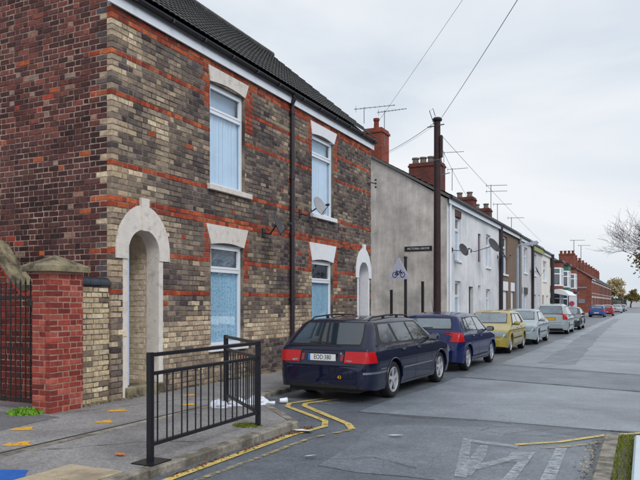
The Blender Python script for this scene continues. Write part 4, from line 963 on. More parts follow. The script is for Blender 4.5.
# street lamp
slp = thing('street_lamp', 'pale grey street lamp column with its flat head hanging over the pavement', 'street lamp', (-6.45, 38.6, PZ))
MB().tube([(-6.45, 38.6, PZ), (-6.45, 38.6, 1.6), (-6.45, 38.6, 4.75)], .10, 10, r2=.07).build('column', M['lampgrey'], slp, smooth=40)
MB().tube([(-6.45, 38.6, 4.7), (-6.4, 38.6, 4.9), (-6.15, 38.6, 5.0)], .04, 8).build('arm', M['lampgrey'], slp)
MB().prism([(-6.3, 4.95), (-5.4, 5.12), (-5.32, 5.02), (-5.45, 4.9), (-6.2, 4.86)], lambda a, b, d: (a, d, b), 38.47, 38.73).build('lamp_head', M['bulbglass'], slp)

# ================================================================== RED BRICK BAY HOUSES AND FAR TERRACE
def bayhouse(label, u0, u1, frame, shop=False):
    h = thing('bay_house', label, 'house', (FX-.4, u0, PZ)); X = FX-.5
    wl = MB(); wl.box(-15, X, u0, u1-.01, 0, 5.6); wl.prism([(-15, 5.55), (-11.3, 7.9), (X, 5.55)], lambda a, b, d: (a, d, b), u0, u1-.01); wl.build('wall', M['redbrick'], h)
    r = MB(); roofprism(r, u0-.15, u1, 5.75, 8.05, -11.3, xe=X+.35); r.build('roof', M['slate'], h)
    b = MB(); c0 = u0+.7; c1 = u0+4.4; P = [(X, c0), (X+.9, c0+.7), (X+.9, c1-.7), (X, c1)]
    for z0, z1 in ((0, .95), (2.7, 3.3), (5.05, 5.6)): b.prism(P, lambda a, q, d: (a, q, d), z0, z1)
    bo = b.build('bay', M['redbrick'] if frame == 'upvc' else M[frame], h)
    for z0, z1 in ((.95, 2.7), (3.3, 5.05)):
        for (p, q) in ((P[0], P[1]), (P[1], P[2]), (P[2], P[3])):
            p, q = Vector(p), Vector(q); t = (q-p).normalized(); n = Vector((t.y, -t.x)); L_ = (q-p).length; f = MB()
            def bar(s0, s1, za, zb2, o=.0):
                a = p+t*s0; c = p+t*s1; f.add([(a.x+n.x*o, a.y+n.y*o, za), (c.x+n.x*o, c.y+n.y*o, za), (c.x-n.x*.08, c.y-n.y*.08, za), (a.x-n.x*.08, a.y-n.y*.08, za), (a.x+n.x*o, a.y+n.y*o, zb2), (c.x+n.x*o, c.y+n.y*o, zb2), (c.x-n.x*.08, c.y-n.y*.08, zb2), (a.x-n.x*.08, a.y-n.y*.08, zb2)], [(0, 3, 2, 1), (4, 5, 6, 7), (0, 1, 5, 4), (1, 2, 6, 5), (2, 3, 7, 6), (3, 0, 4, 7)])
            bar(0, .14, z0, z1); bar(L_-.14, L_, z0, z1); bar(.14, L_-.14, z1-.12, z1, -.003); bar(.14, L_-.14, z0, z0+.12, -.003); bar(.14, L_-.14, z1-.65, z1-.55, -.003)
            if L_ > 1.5: bar(L_/2-.07, L_/2+.07, z0+.12, z1-.12, -.006)
            fo = f.build('window', M['upvc'], bo)
            a = p-n*.05; c = q-n*.05; MB().add([(a.x, a.y, z0), (c.x, c.y, z0), (c.x, c.y, z1), (a.x, a.y, z1)], [(0, 1, 2, 3)]).build('pane', M['cglassm'], fo, fixn=False)
    rb = MB(); rb.prism([(X, c0-.2), (X+1.05, c0+.6), (X+1.05, c1-.6), (X, c1+.2)], lambda a, q, d: (a, q, d), 5.6, 5.75); rb.build('bay_roof', M['gutter'], h); rb = MB(); rb.prism([(X, c0-.2), (X+1.15, c0+.6), (X+1.15, c1-.6), (X, c1+.2)], lambda a, q, d: (a, q, d), 2.75, 2.95); rb.build('bay_canopy', M['gutter'], h)
    MB().box(X, X+.05, c1+.6, c1+1.7, PZ, 2.4).build('door', M['green'] if shop else M['upvc'], h)
    MB().box(X, X+.06, c1+.6, c1+1.9, 3.4, 5.0).build('window', M['upvc'], h)
    return h
bayhouse('nearest red brick bay house with white framed bays', 66.0, 73.0, 'upvc')
bayhouse('middle bay house with green painted bay', 73.0, 80.5, 'green', True)
bayhouse('farthest of the three bay houses with white framed bays', 80.5, 88.0, 'upvc')
cn = thing('shop_canopy', 'white rounded canopy over the ground floor of the nearest bay house', 'canopy', (-6.9, 68, 2.3))
MB().prism([(-7.6+.1, 2.9), (-7.1, 2.95), (-6.6, 2.75), (-6.2, 2.35), (-6.25, 2.3), (-7.54, 2.55)], lambda a, b, d: (a, d, b), 64.5, 71.5).build('canopy_cloth', M['litter'], cn)
MB().tube([(-6.3, 64.6, PZ), (-6.3, 64.6, 2.34)], .05, 6).build('canopy_post', M['dish'], cn)
bd = thing('shop_board', 'white shop board with a round pink sign in front of the bay houses', 'sign', (-6.4, 75, PZ))
MB().box(-7.6, -6.5, 74.9, 75.0, PZ, 2.6).build('board', M['litter'], bd); MB().lathe([(.26, 0), (.26, .03)], (-6.95, 74.85, 1.6), 20, axis='y').build('round_sign', M['poster'], bd)
fn = thing('timber_fence', 'dark close-boarded fence in the gap before the bay houses', 'fence', (-7.9, 64, PZ))
for i in range(8): MB().box(-8.6+.16*i, -8.45+.16*i, 63.6, 63.64, PZ, 2.1).build('board', M['signblack'], fn)
MB().box(-8.6, -7.3, 63.645, 63.7, 1.6, 1.7).build('rail', M['signblack'], fn)
def farhouse(label, u0, u1, m, ze=5.5, zr=8.2, gable=False, chims=3, name='terrace_house'):
    h = thing(name, label, 'house', (FX, u0, PZ)); w_ = u1-u0
    holes = []; n = 2
    for k in range(n):
        a = u0+w_*(.12+.5*k); b_ = a+w_*.2; holes += [(a, b_, 3.3, 4.9)]
    holes += [(u0+w_*.12, u0+w_*.38, .8, 2.5), (u0+w_*.66, u0+w_*.84, PZ, 2.5)]
    wl = MB(); gridwall(wl, FX-.25, FX, u0, u1-.005, 0, ze, holes); wl.box(-15, FX-.251, u1-.25, u1-.005, 0, ze); 
    if gable: wl.prism([(-15, 0), (-15, ze), (-11.3, zr-.1), (FX-.001, ze), (FX-.001, 0)], lambda a, b, d: (a, d, b), u0-.02, u0+.25)
    else: wl.box(-15, FX-.251, u0, u0+.25, 0, ze)
    wl.build('wall', M[m], h)
    for i, (a, b_, c_, d) in enumerate(holes):
        if c_ < .5: MB().box(FX-.2, FX-.12, a, b_, c_, d).build('door', M[random.choice(['upvc', 'wood', 'green'])], h)
        else:
            f = MB(); f.box(FX-.16, FX-.1, a, a+.12, c_, d); f.box(FX-.16, FX-.1, b_-.12, b_, c_, d); f.box(FX-.16, FX-.101, a+.12, b_-.12, d-.12, d); f.box(FX-.16, FX-.101, a+.12, b_-.12, c_, c_+.12); f.box(FX-.16, FX-.099, a+.12, b_-.12, (c_+d)/2-.05, (c_+d)/2+.05)
            fo = f.build('window', M['upvc'], h); MB().box(FX-.15, FX-.14, a+.1, b_-.1, c_+.1, d-.1).build('pane', M['cglassm'], fo)
        MB().box(FX-.05, FX+.03, a-.15, b_+.15, d, d+.28).build('lintel', M['stone'], h)
        if c_ > .5: MB().box(FX-.05, FX+.06, a-.1, b_+.1, c_-.12, c_).build('sill', M['stone'], h)
    MB().box(FX+.1, FX+.14, u0, u1, ze-.15, ze+.06).build('fascia', M['fascia'] if gable else M['pipe_grey'], h); gutter(h, u0, u1, ze+.1)
    r = MB(); roofprism(r, u0-(.2 if gable else 0), u1, ze+.15, zr, -11.3); r.build('roof', M['redtile'] if gable else M['slate'], h)
    chimney(h, -12.1, -10.4, u1-.7, u1+.5, zr-.8, zr+1.2, 'redbrick', chims, 'potr', pr=.2, ph=.45)
    return h
U = 114.0
labs = ['red brick end terrace whose plain gable wall faces the road past the bay houses', 'red brick terrace house second after the gable', 'dark brick terrace house third after the gable', 'red brick terrace house fourth after the gable', 'terrace house fifth after the gable, dark brick', 'terrace house sixth after the gable, red brick', 'terrace house seventh after the gable, dark brick', 'terrace house eighth after the gable, red brick', 'last terrace house visible before the autumn trees']
for i, lb in enumerate(labs):
    h = farhouse(lb, U, U+7.6, 'redbrick' if i % 2 == 0 or i == 1 else 'darkbrick', gable=(i == 0), chims=4 if i == 0 else 3); U += 7.6
    if i == 0:
        chimney(h, -12.6, -10.2, 114.3, 115.6, 7.2, 9.7, 'redbrick', 4, 'potr', pr=.22, ph=.5)
        MB().box(-9.8, -8.3, 113.9, 113.97, 4.0, 4.25).build('name_plate', M['pipe_grey'], h)
        MB().box(-9.6, -8.6, 113.9, 113.97, 1.6, 2.3).build('wall_board', M['pipe_grey'], h)
aerial('faint television aerial above the far red chimney stack', (-11, 122, 9.0), 3.5, (.93, .3, 0), 2.4, r=.04)
aerial('farther of the two faint aerials over the red terrace', (-10.5, 130, 9.0), 3.2, (.93, .3, 0), 2.2, r=.04)

# ================================================================== CARS
def lerpf(P, x):
    if x <= P[0][0]: return P[0][1]
    for (a, b), (c_, d) in zip(P, P[1:]):
        if x <= c_: return b+(d-b)*(x-a)/(c_-a) if c_ > a else d
    return P[-1][1]
def car(label, X, Y, face, S, group='cars parked along the left kerb', turn=0):
    """X centre, Y of the end nearer the camera; face +1 drives away, -1 faces the camera"""
    L, Wd, H = S['L'], S['W'], S['H']; rz = R(90+turn) if face > 0 else R(-90+turn)
    loc = (X, Y if face > 0 else Y+L, 0); t = thing('parked_car', label, S.get('cat', 'car'), loc, rz, group)
    T0, B0 = S['top'], S['belt']; wx = S['wheels']; wr = S['wr']; ar = wr+.05
    def T(x): return sum(lerpf(T0, x+q) for q in (-.045, -.02, 0, .02, .045))/5
    def belt(x): return lerpf(B0, x)
    cr = S.get('corner', .28)
    def plan(x):
        f = 1
        for d, k in ((x, cr), (L-x, cr*1.35)):
            if d < k: f = min(f, 1-.30*(1-math.sqrt(max(0, 1-(1-d/k)**2)))*(1 if k == cr else 1.1))
        return f
    xs = {round(L*i/70, 4) for i in range(71)}
    for d in (.004, .012, .025, .04, .06, .085, .11, .14, .18, .22): xs |= {d, round(L-d, 4)}
    for c_ in wx:
        for k in range(-14, 15): xs.add(round(c_+ar*math.sin(k/14*math.pi/2), 4))
        xs |= {round(c_-ar-.004, 4), round(c_+ar+.004, 4)}
    xs = sorted(xs)
    def side(z_): return 1-.12*max(0, (.42-z_)/.42)**1.6-.045*max(0, (z_-.6)/.3)**2+(.012 if S.get('crease') and abs(z_-S['crease']) < .03 else 0)
    sill = S.get('sill', .2)
    secs = []
    for x in xs:
        zl = sill+.05*max(0, 1-x/.35)+.05*max(0, 1-(L-x)/.35)
        for c_ in wx:
            if abs(x-c_) < ar: zl = max(zl, wr+math.sqrt(ar**2-(x-c_)**2))
        Tx = T(x); w_ = Wd/2*plan(x); zb = max(zl+.04, min(belt(x), Tx-.05)); P = []
        P.append((0, zl)); P.append((w_*side(zl)-.10, zl))
        for j in range(9): z_ = zl+(zb-zl)*j/8; P.append((w_*side(z_), z_))
        yb = P[-1][0]; h = max(.02, Tx-zb); crn = .035+.02*min(1, h/.35); ze = max(zb+.01, Tx-crn)
        lean = S.get('lean', .40)
        for s in (.3, .6, .85): P.append((yb-lean*(ze-zb)*s-.012*s, zb+(ze-zb)*s))
        wt = yb-lean*(ze-zb)-.03; P.append((wt, ze+.0)); 
        for q in (.93, .8, .6, .3, 0): P.append((wt*q, Tx-(Tx-ze)*(q**2.6)*.72 if q < .99 else ze))
        secs.append(P)
    n = len(secs[0]); vs = []; fs = []
    for x, P in zip(xs, secs):
        ring_ = [(x, y, z_) for y, z_ in P]+[(x, -y, z_) for y, z_ in P[-2:0:-1]]; vs += ring_
    m_ = 2*n-2
    for i in range(len(xs)-1):
        for k in range(m_): fs.append((i*m_+k, i*m_+(k+1) % m_, (i+1)*m_+(k+1) % m_, (i+1)*m_+k))
    fs += [tuple(range(m_)), tuple(range(len(xs)*m_-1, (len(xs)-1)*m_-1, -1))]
    bm_ = MB(); bm_.add(vs, fs); body = bm_.build('body', S['paint'], t, local=True, smooth=38)
    bv = BVHTree.FromPolygons([v.co for v in body.data.vertices], [tuple(p.vertices) for p in body.data.polygons])
    def hit(kind, a, b, off):
        if kind == 's+': o, d = Vector((a, 3, b)), Vector((0, -1, 0))
        elif kind == 's-': o, d = Vector((a, -3, b)), Vector((0, 1, 0))
        elif kind == 'r': o, d = Vector((-3, a, b)), Vector((1, 0, 0))
        elif kind == 'f': o, d = Vector((L+3, a, b)), Vector((-1, 0, 0))
        elif kind == 'u': o, d = Vector((a, b, 4)), Vector((0, 0, -1))
        p, nn, _, _ = bv.ray_cast(o, d)
        for _k in range(25):
            if p is not None: break
            if kind in 'rf': o.y *= .985
            elif kind[0] == 's': o.z += (.75-o.z)*.04; o.x += (L/2-o.x)*.006
            p, nn, _, _ = bv.ray_cast(o, d)
        if p is None: return None
        if nn.dot(d) > 0: nn = -nn
        return p+nn*off
    def patch(kind, q, name, m, off=.004, nu=10, nv=8, par=None, rnd=.0):
        g_ = []; inner = []
        for j in range(nv+1):
            for i in range(nu+1):
                u, v = i/nu, j/nv
                uu, vv = u, v
                if rnd:
                    cx_, cy_ = 2*u-1, 2*v-1; e = rnd; uu = .5+.5*cx_*math.sqrt(1-e*cy_*cy_/2*cx_*cx_); vv = .5+.5*cy_*math.sqrt(1-e*cx_*cx_/2*cy_*cy_)
                a = (q[0][0]*(1-uu)+q[1][0]*uu)*(1-vv)+(q[3][0]*(1-uu)+q[2][0]*uu)*vv
                b = (q[0][1]*(1-uu)+q[1][1]*uu)*(1-vv)+(q[3][1]*(1-uu)+q[2][1]*uu)*vv
                g_.append(hit(kind, a, b, off)); inner.append(hit(kind, a, b, -.006))
        if any(p is None for p in g_):
            ok = [p for p in g_ if p is not None]
            if not ok: return None
            g_ = [p if p is not None else ok[0] for p in g_]; inner = [p if p is not None else ok[0] for p in inner]
        b_ = MB(); nn = nu+1; f = [(j*nn+i, j*nn+i+1, (j+1)*nn+i+1, (j+1)*nn+i) for j in range(nv) for i in range(nu)]
        edge = [i for i in range(nn)]+[j*nn+nu for j in range(1, nv+1)]+[nv*nn+i for i in range(nu-1, -1, -1)]+[j*nn for j in range(nv-1, 0, -1)]
        k0 = len(g_); vs_ = g_+[inner[i] for i in edge]; E_ = len(edge)
        f += [(edge[i], k0+i, k0+(i+1) % E_, edge[(i+1) % E_]) for i in range(E_)]
        b_.add(vs_, f); return b_.build(name, m, par or t, local=True, smooth=50)
    def strip(kind, pts, wdt, name, m, off=.003, sub=8, par=None):
        P = []
        for (a, b), (c_, d) in zip(pts, pts[1:]):
            for k in range(sub): P.append((a+(c_-a)*k/sub, b+(d-b)*k/sub))
        P.append(pts[-1]); vs_ = []; f = []
        for i, (a, b) in enumerate(P):
            a0, b0 = P[max(0, i-1)]; a1, b1 = P[min(len(P)-1, i+1)]; d = Vector((a1-a0, b1-b0)).normalized(); nn = Vector((-d.y, d.x))*wdt/2
            p, q_ = hit(kind, a+nn.x, b+nn.y, off), hit(kind, a-nn.x, b-nn.y, off)
            if p is None or q_ is None: continue
            vs_ += [p, q_]
        f = [(2*i, 2*i+2, 2*i+3, 2*i+1) for i in range(len(vs_)//2-1)]
        if not f: return None
        b_ = MB(); b_.add(vs_, f); return b_.build(name, m, par or body, local=True, fixn=True)
    # underside and wheels
    ub = MB(); ub.box(.12, L-.15, -Wd/2+.24, Wd/2-.24, .17, .6); ub.build('underbody', M['trim'], t, local=True)
    for c_ in wx:
        for sgn in (1, -1):
            wo = bpy.data.objects.new('wheel', None); C.objects.link(wo); wo.parent = t; wo.location = (c_, sgn*(Wd/2-.115), wr); W[wo] = Matrix.Identity(4)
            ty = MB(); w2 = .1; rr = wr*.70
            ty.lathe([(rr, -w2+.01), (wr-.03, -w2), (wr-.006, -w2+.02), (wr, -w2+.05), (wr, w2-.05), (wr-.006, w2-.02), (wr-.03, w2), (rr, w2-.01), (rr-.005, 0), (rr, -w2+.01)], (0, 0, 0), 36, axis='y', caps=False); ty.build('tyre', M['tyre'], wo, local=True, smooth=35)
            rm = MB(); o = sgn*(w2-.012); n_ = S.get('spokes', 5)
            # outer lip ring
            k_ = 36; prof = [(rr+.004, o), (rr-.012, o+sgn*.006), (rr-.022, o-sgn*.02), (rr-.022, o-sgn*.09)]
            vs_ = []
            for r_, h_ in prof:
                for k in range(k_): a = 2*math.pi*k/k_; vs_.append((r_*math.cos(a), h_, r_*math.sin(a)))
            rm.add(vs_, [(i*k_+k, i*k_+(k+1) % k_, (i+1)*k_+(k+1) % k_, (i+1)*k_+k) for i in range(3) for k in range(k_)])
            for k in range(n_):
                a = 2*math.pi*k/n_+.3; da = (.20 if n_ <= 6 else .12); pts = [(.02, -da*2.2), (rr-.02, -da), (rr-.02, da), (.02, da*2.2)]
                pr = [((r_ if r_ > .03 else .045)*math.cos(a+t_), (r_ if r_ > .03 else .045)*math.sin(a+t_)) for r_, t_ in pts]
                rm.prism(pr, lambda u, v, d: (u, d, v), o-sgn*.03, o-sgn*.008)
            rm.lathe([(.06, o-sgn*.04), (.055, o-sgn*.0), (.03, o+sgn*.004)], (0, 0, 0), 16, axis='y')
            rm.build('rim', M['rim'], wo, local=True, smooth=40)
            MB().lathe([(rr-.01, o-sgn*.075), (rr-.012, o-sgn*.065)], (0, 0, 0), 24, axis='y').build('brake_disc', M['rimd'], wo, local=True)
    gm = M[S.get('glass', 'cglass')]; gb = M[S.get('backglass', S.get('glass', 'cglass'))]
    for kd in ('s+', 's-'):
        patch(kd, S['dlo'], 'window_surround', M['trim'], .002, 24, 8)
        for q in S['side']: patch(kd, q, 'side_window', gm, .005, 8, 6, rnd=.15)
        for gl in S['gaps']: strip(kd, gl, .011, 'panel_gap', M['ink'], .0015)
        if S.get('moulding'):
            mo = S['moulding']; strip(kd, mo, .035, 'side_moulding', M[S.get('mmat', 'chrome')], .008, 10, par=t)
        for (hx, hz_) in S['handles']:
            sgn = 1 if kd == 's+' else -1; p = hit(kd, hx, hz_, .012)
            if p: MB().cbox(p.x-.085, p.x+.085, p.y-.016, p.y+.016, p.z-.017, p.z+.017, .007).build('door_handle', S['paint'], t, local=True)
        for c_ in wx:
            sgn = 1 if kd == 's+' else -1; pts = []
            for k in range(19):
                a = math.pi*k/18*.96+.06; p = hit(kd, c_+(ar+.014)*math.cos(a), wr+(ar+.014)*math.sin(a), .003)
                if p: pts.append(p)
            if len(pts) > 3: MB().tube(pts, .014, 6).build('arch_lip', S['paint'], body, local=True, smooth=60)
        sgn = 1 if kd == 's+' else -1; mxp = S['mirror']; p = hit(kd, mxp[0], mxp[1], 0)
        if p:
            mm_ = MB(); c0 = Vector((p.x, p.y+sgn*.13, p.z+.035)); mm_.cbox(c0.x-.05, c0.x+.06, c0.y-.105, c0.y+.095, c0.z-.065, c0.z+.065, .035)
            mo_ = mm_.build('wing_mirror', S.get('mirmat', S['paint']), t, local=True, smooth=60); MB().tube([p-Vector((0, sgn*.02, 0)), c0], .025, 6).build('mirror_stalk', M['trim'], mo_, local=True)
            MB().box(c0.x-.056, c0.x-.051, c0.y-.08, c0.y+.08, c0.z-.045, c0.z+.045).build('mirror_glass', M['chrome'], mo_, local=True)
    if S.get('rear_win'):
        q = S['rear_win']; patch('r', [(a*1.035, b+(.02 if b > 1.1 else -.025)) for a, b in q], 'window_surround', M['trim'], .002, 14, 8); patch('r', q, 'rear_window', gb, .006, 12, 8, rnd=.12)
    q = S['screen']; patch('f', [(a*1.03, b+(.02 if b > 1.15 else -.02)) for a, b in q], 'window_surround', M['trim'], .002, 14, 8); patch('f', q, 'windscreen', M[S.get('screenglass', S.get('glass', 'cglass'))], .006, 12, 8, rnd=.12)
    for (kd, q, m__, nm) in S.get('patches', []): patch(kd, q, nm, m__, .012 if 'lamp' in nm or 'light' in nm else .006, 14, 14, rnd=S.get('lrnd', .0))
    for (kd, pts, wdt, m__, nm) in S.get('strips', []): strip(kd, pts, wdt, nm, m__, .0105, 10, par=t)
    if S.get('rails'):
        for sgn in (1, -1):
            pts = []
            x0_, x1_ = S['rails']; y_ = sgn*S['rail_y']
            for k in range(13):
                x = x0_+(x1_-x0_)*k/12; p = hit('u', x, y_, 0); hh = .045*min(1, math.sin(math.pi*k/12)*4)
                pts.append((x, y_, p.z+hh))
            MB().tube(pts, .014, 8).build('roof_rail', M['trim'], t, local=True, smooth=60)
            for k in (4, 8): MB().box(pts[k][0]-.04, pts[k][0]+.04, y_-.012, y_+.012, pts[k][2]-.06, pts[k][2]).build('rail_foot', M['trim'], t, local=True)
    if S.get('antenna'):
        x = S['antenna']; p = hit('u', x, 0, 0); MB().tube([p, p+Vector((-.14, 0, .33))], .006, 6).build('antenna', M['trim'], t, local=True)
    if S.get('plate'):
        pl = S['plate']; kd = pl['end']; z_ = pl['z']; p = hit(kd, 0, z_, .012); hw, hh = pl.get('w', .26), pl.get('h', .056); sg = -1 if kd == 'r' else 1; x = p.x+sg*.004
        po_ = MB(); po_.box(min(x, x+sg*.008), max(x, x+sg*.008), -hw, hw, z_-hh, z_+hh); pp = po_.build('number_plate', pl['m'], t, local=True)
        MB().box(min(x-sg*.02, x), max(x-sg*.02, x), -hw-.015, hw+.015, z_-hh-.015, z_+hh+.015).build('plate_holder', M['trim'], t, local=True)
        if pl.get('eu'): 
            ye = hw if kd == 'r' else -hw; MB().box(min(x+sg*.008, x+sg*.0095), max(x+sg*.008, x+sg*.0095), min(ye, ye-.045*(1 if kd == 'r' else -1)), max(ye, ye-.045*(1 if kd == 'r' else -1)), z_-hh, z_+hh).build('country_band', M['plateb'], pp, local=True)
        if pl.get('txt'): text_mesh(pl['txt'], hh*2.0*.98, lambda a, b, d: (x+sg*(.0105+d*.3), (-a-.02 if kd == 'r' else a+.02)*pl.get('sx', .82), z_+b), M['ink'], 'lettering', pp, local=True)
    return t
def paint(name, c, metal=.0, rough=.45): return mat(name, c, rough, metal=metal, var=.04, scale=30, coat=.9, spec=.08)
P_navy = paint('navy_paint', (15, 22, 48)); P_blue = paint('dark_blue_paint', (16, 30, 78)); P_gold = paint('gold_green_paint', (160, 144, 66)); P_silv = paint('silver_blue_paint', (150, 164, 170)); P_mpv = paint('pale_silver_paint', (162, 174, 178))
P_dk = paint('dark_grey_paint', (42, 50, 60)); P_bb = paint('bright_blue_paint', (40, 78, 142)); P_red = paint('red_paint', (140, 30, 44)); P_grey = paint('light_grey_paint', (168, 172, 178))
audi = dict(L=4.62, W=1.79, H=1.42, paint=P_navy, wheels=(1.10, 3.66), wr=.315, corner=.42,
  top=[(0, .60), (.05, .615), (.07, .70), (.10, .90), (.17, .95), (.62, 1.34), (.72, 1.375), (1.6, 1.42), (2.4, 1.405), (2.75, 1.37), (3.40, .97), (3.5, .945), (4.34, .80), (4.54, .70), (4.62, .52)],
  belt=[(0, .88), (.8, .93), (3.4, .91), (4.5, .72)], dlo=[(.48, .945), (3.22, .925), (2.66, 1.315), (.70, 1.31)],
  side=[[(.62, .97), (1.32, .965), (1.22, 1.285), (.78, 1.28)], [(1.42, .965), (2.12, .96), (2.02, 1.295), (1.32, 1.285)], [(2.2, .96), (3.02, .945), (2.58, 1.285), (2.1, 1.295)]],
  gaps=[[(1.37, 1.0), (1.42, .72), (1.40, .3)], [(2.17, 1.0), (2.18, .6), (2.16, .25)], [(3.12, .93), (3.08, .6), (3.12, .25)], [(1.40, .26), (3.1, .24)], [(.42, .62), (.40, .88)]],
  moulding=[(.05, .50), (.7, .50)], handles=[(1.55, .82), (2.35, .81)], mirror=(2.98, .95),
  rear_win=[(.66, .955), (-.66, .955), (-.55, 1.30), (.55, 1.30)], screen=[(-.66, .99), (.66, .99), (.53, 1.33), (-.53, 1.33)], glass='cglass', backglass='cglass',
  rails=(.7, 2.65), rail_y=.56,
  patches=[('r', [(.83, .66), (.42, .66), (.42, .845), (.80, .845)], M['lred'], 'tail_light'), ('r', [(-.42, .66), (-.83, .66), (-.80, .845), (-.42, .845)], M['lred'], 'tail_light'),
           ('s+', [(.10, .66), (.34, .66), (.30, .845), (.13, .845)], M['lred'], 'tail_light'), ('s-', [(.10, .66), (.34, .66), (.30, .845), (.13, .845)], M['lred'], 'tail_light'),
           ('r', [(.40, .69), (.34, .69), (.34, .80), (.40, .80)], M['lred2'], 'reflector'), ('r', [(-.34, .69), (-.40, .69), (-.40, .80), (-.34, .80)], M['lred2'], 'reflector'),
           ('r', [(.56, .675), (.45, .675), (.45, .705), (.56, .705)], M['lclear'], 'reverse_lamp'), ('r', [(-.45, .675), (-.56, .675), (-.56, .705), (-.45, .705)], M['lclear'], 'reverse_lamp'), ('r', [(.74, .25), (-.74, .25), (-.74, .31), (.74, .31)], M['trim'], 'lower_bumper'), ('r', [(-.355, .80), (-.325, .80), (-.325, .825), (-.355, .825)], M['chrome'], 'tailgate_lock'),
           ('f', [(-.85, .6), (-.5, .6), (-.5, .72), (-.8, .72)], M['lclear'], 'headlight'), ('f', [(.5, .6), (.85, .6), (.8, .72), (.5, .72)], M['lclear'], 'headlight')],
  strips=[('r', [(.78, .615), (-.78, .615)], .012, M['ink'], 'bumper_gap'), ('r', [(.4, .655), (.4, .86), (-.4, .86), (-.4, .655)], .008, M['ink'], 'tailgate_gap'), ('r', [(-.42, .75), (-.82, .75)], .006, M['lred2'], 'lamp_divider'), ('r', [(.42, .75), (.82, .75)], .006, M['lred2'], 'lamp_divider'), ('r', [(-.62, .665), (-.62, .84)], .006, M['lred2'], 'lamp_divider'), ('r', [(.62, .665), (.62, .84)], .006, M['lred2'], 'lamp_divider'), ('r', [(.3, .98), (-.1, .975)], .022, M['trim'], 'rear_wiper'),
          ('s+', [(1.5, .50), (3.1, .50)], .03, M['chrome'], 'side_moulding'), ('s-', [(1.5, .50), (3.1, .50)], .03, M['chrome'], 'side_moulding'),
          ('s+', [(.45, .555), (.7, .55)], .02, M['chrome'], 'bumper_strip'), ('s-', [(.45, .555), (.7, .55)], .02, M['chrome'], 'bumper_strip')],
  plate=dict(end='r', z=.745, m=M['platew'], eu=True, txt='EOD:380', w=.26, h=.055, sx=.8), lean=.42)
audi_t = car('dark navy estate car with roof rails, closest to the camera', -4.86, 9.95, 1, audi, turn=-2.2)
text_mesh('43', .075, lambda a, b, d: (-.012-d, -a-.36, b+.43), M['platey'], 'bumper_number', audi_t, local=True)
polo = dict(L=4.08, W=1.73, H=1.43, paint=P_blue, wheels=(.74, 3.28), wr=.30, corner=.40,
  top=[(0, .56), (.04, .60), (.07, .72), (.12, .93), (.20, .98), (.42, 1.32), (.50, 1.37), (1.4, 1.43), (2.1, 1.40), (2.4, 1.33), (3.02, .99), (3.15, .95), (3.75, .80), (3.92, .66), (4, .5)],
  belt=[(0, .90), (.8, .94), (3.1, .88), (4, .7)], dlo=[(.62, .99), (2.86, .915), (2.28, 1.30), (.72, 1.30)],
  side=[[(.72, 1.03), (.98, 1.0), (.96, 1.25), (.80, 1.26)], [(1.04, .995), (1.72, .965), (1.66, 1.29), (1.02, 1.27)], [(1.80, .96), (2.68, .93), (2.2, 1.265), (1.74, 1.295)]],
  gaps=[[(1.0, .98), (1.02, .7), (1.1, .5)], [(1.77, .98), (1.76, .6), (1.74, .25)], [(2.80, .9), (2.78, .6), (2.80, .25)], [(1.2, .25), (2.8, .24)]],
  moulding=[(1.15, .33), (2.7, .33)], mmat='trim', handles=[(1.2, .83), (1.95, .81)], mirror=(2.62, .93), mirmat=M['trim'],
  rear_win=[(.56, 1.03), (-.56, 1.03), (-.5, 1.27), (.5, 1.27)], screen=[(-.6, 1.01), (.6, 1.01), (.52, 1.3), (-.52, 1.3)], glass='cglassm', backglass='cglassp', antenna=.62,
  patches=[('r', [(.84, .72), (.58, .72), (.62, .92), (.76, .93)], M['lred'], 'tail_light'), ('r', [(-.58, .72), (-.84, .72), (-.76, .93), (-.62, .92)], M['lred'], 'tail_light'),
           ('s+', [(.08, .71), (.34, .73), (.27, .93), (.14, .94)], M['lred'], 'tail_light'), ('s-', [(.08, .71), (.34, .73), (.27, .93), (.14, .94)], M['lred'], 'tail_light'),
           ('r', [(.6, .22), (-.6, .22), (-.6, .36), (.6, .36)], M['trim'], 'lower_bumper'), ('f', [(-.82, .58), (-.46, .58), (-.5, .72), (-.78, .74)], M['lclear'], 'headlight'), ('f', [(.46, .58), (.82, .58), (.78, .74), (.5, .72)], M['lclear'], 'headlight'),
           ('s-', [(.25, .04), (.26, .04), (.26, .05), (.25, .05)], M['trim'], 'trim')][:-1],
  strips=[('r', [(.78, .60), (-.78, .60)], .012, M['ink'], 'bumper_gap'), ('r', [(.52, .63), (.52, .97)], .008, M['ink'], 'tailgate_gap'), ('r', [(-.52, .63), (-.52, .97)], .008, M['ink'], 'tailgate_gap'), ('r', [(.25, 1.04), (-.1, 1.05)], .02, M['trim'], 'rear_wiper')], plate=dict(end='r', z=.5, m=M['platey'], txt=None), lean=.40)
car('dark blue hatchback parked in front of the navy estate', -4.74, 15.5, 1, polo, turn=-1)
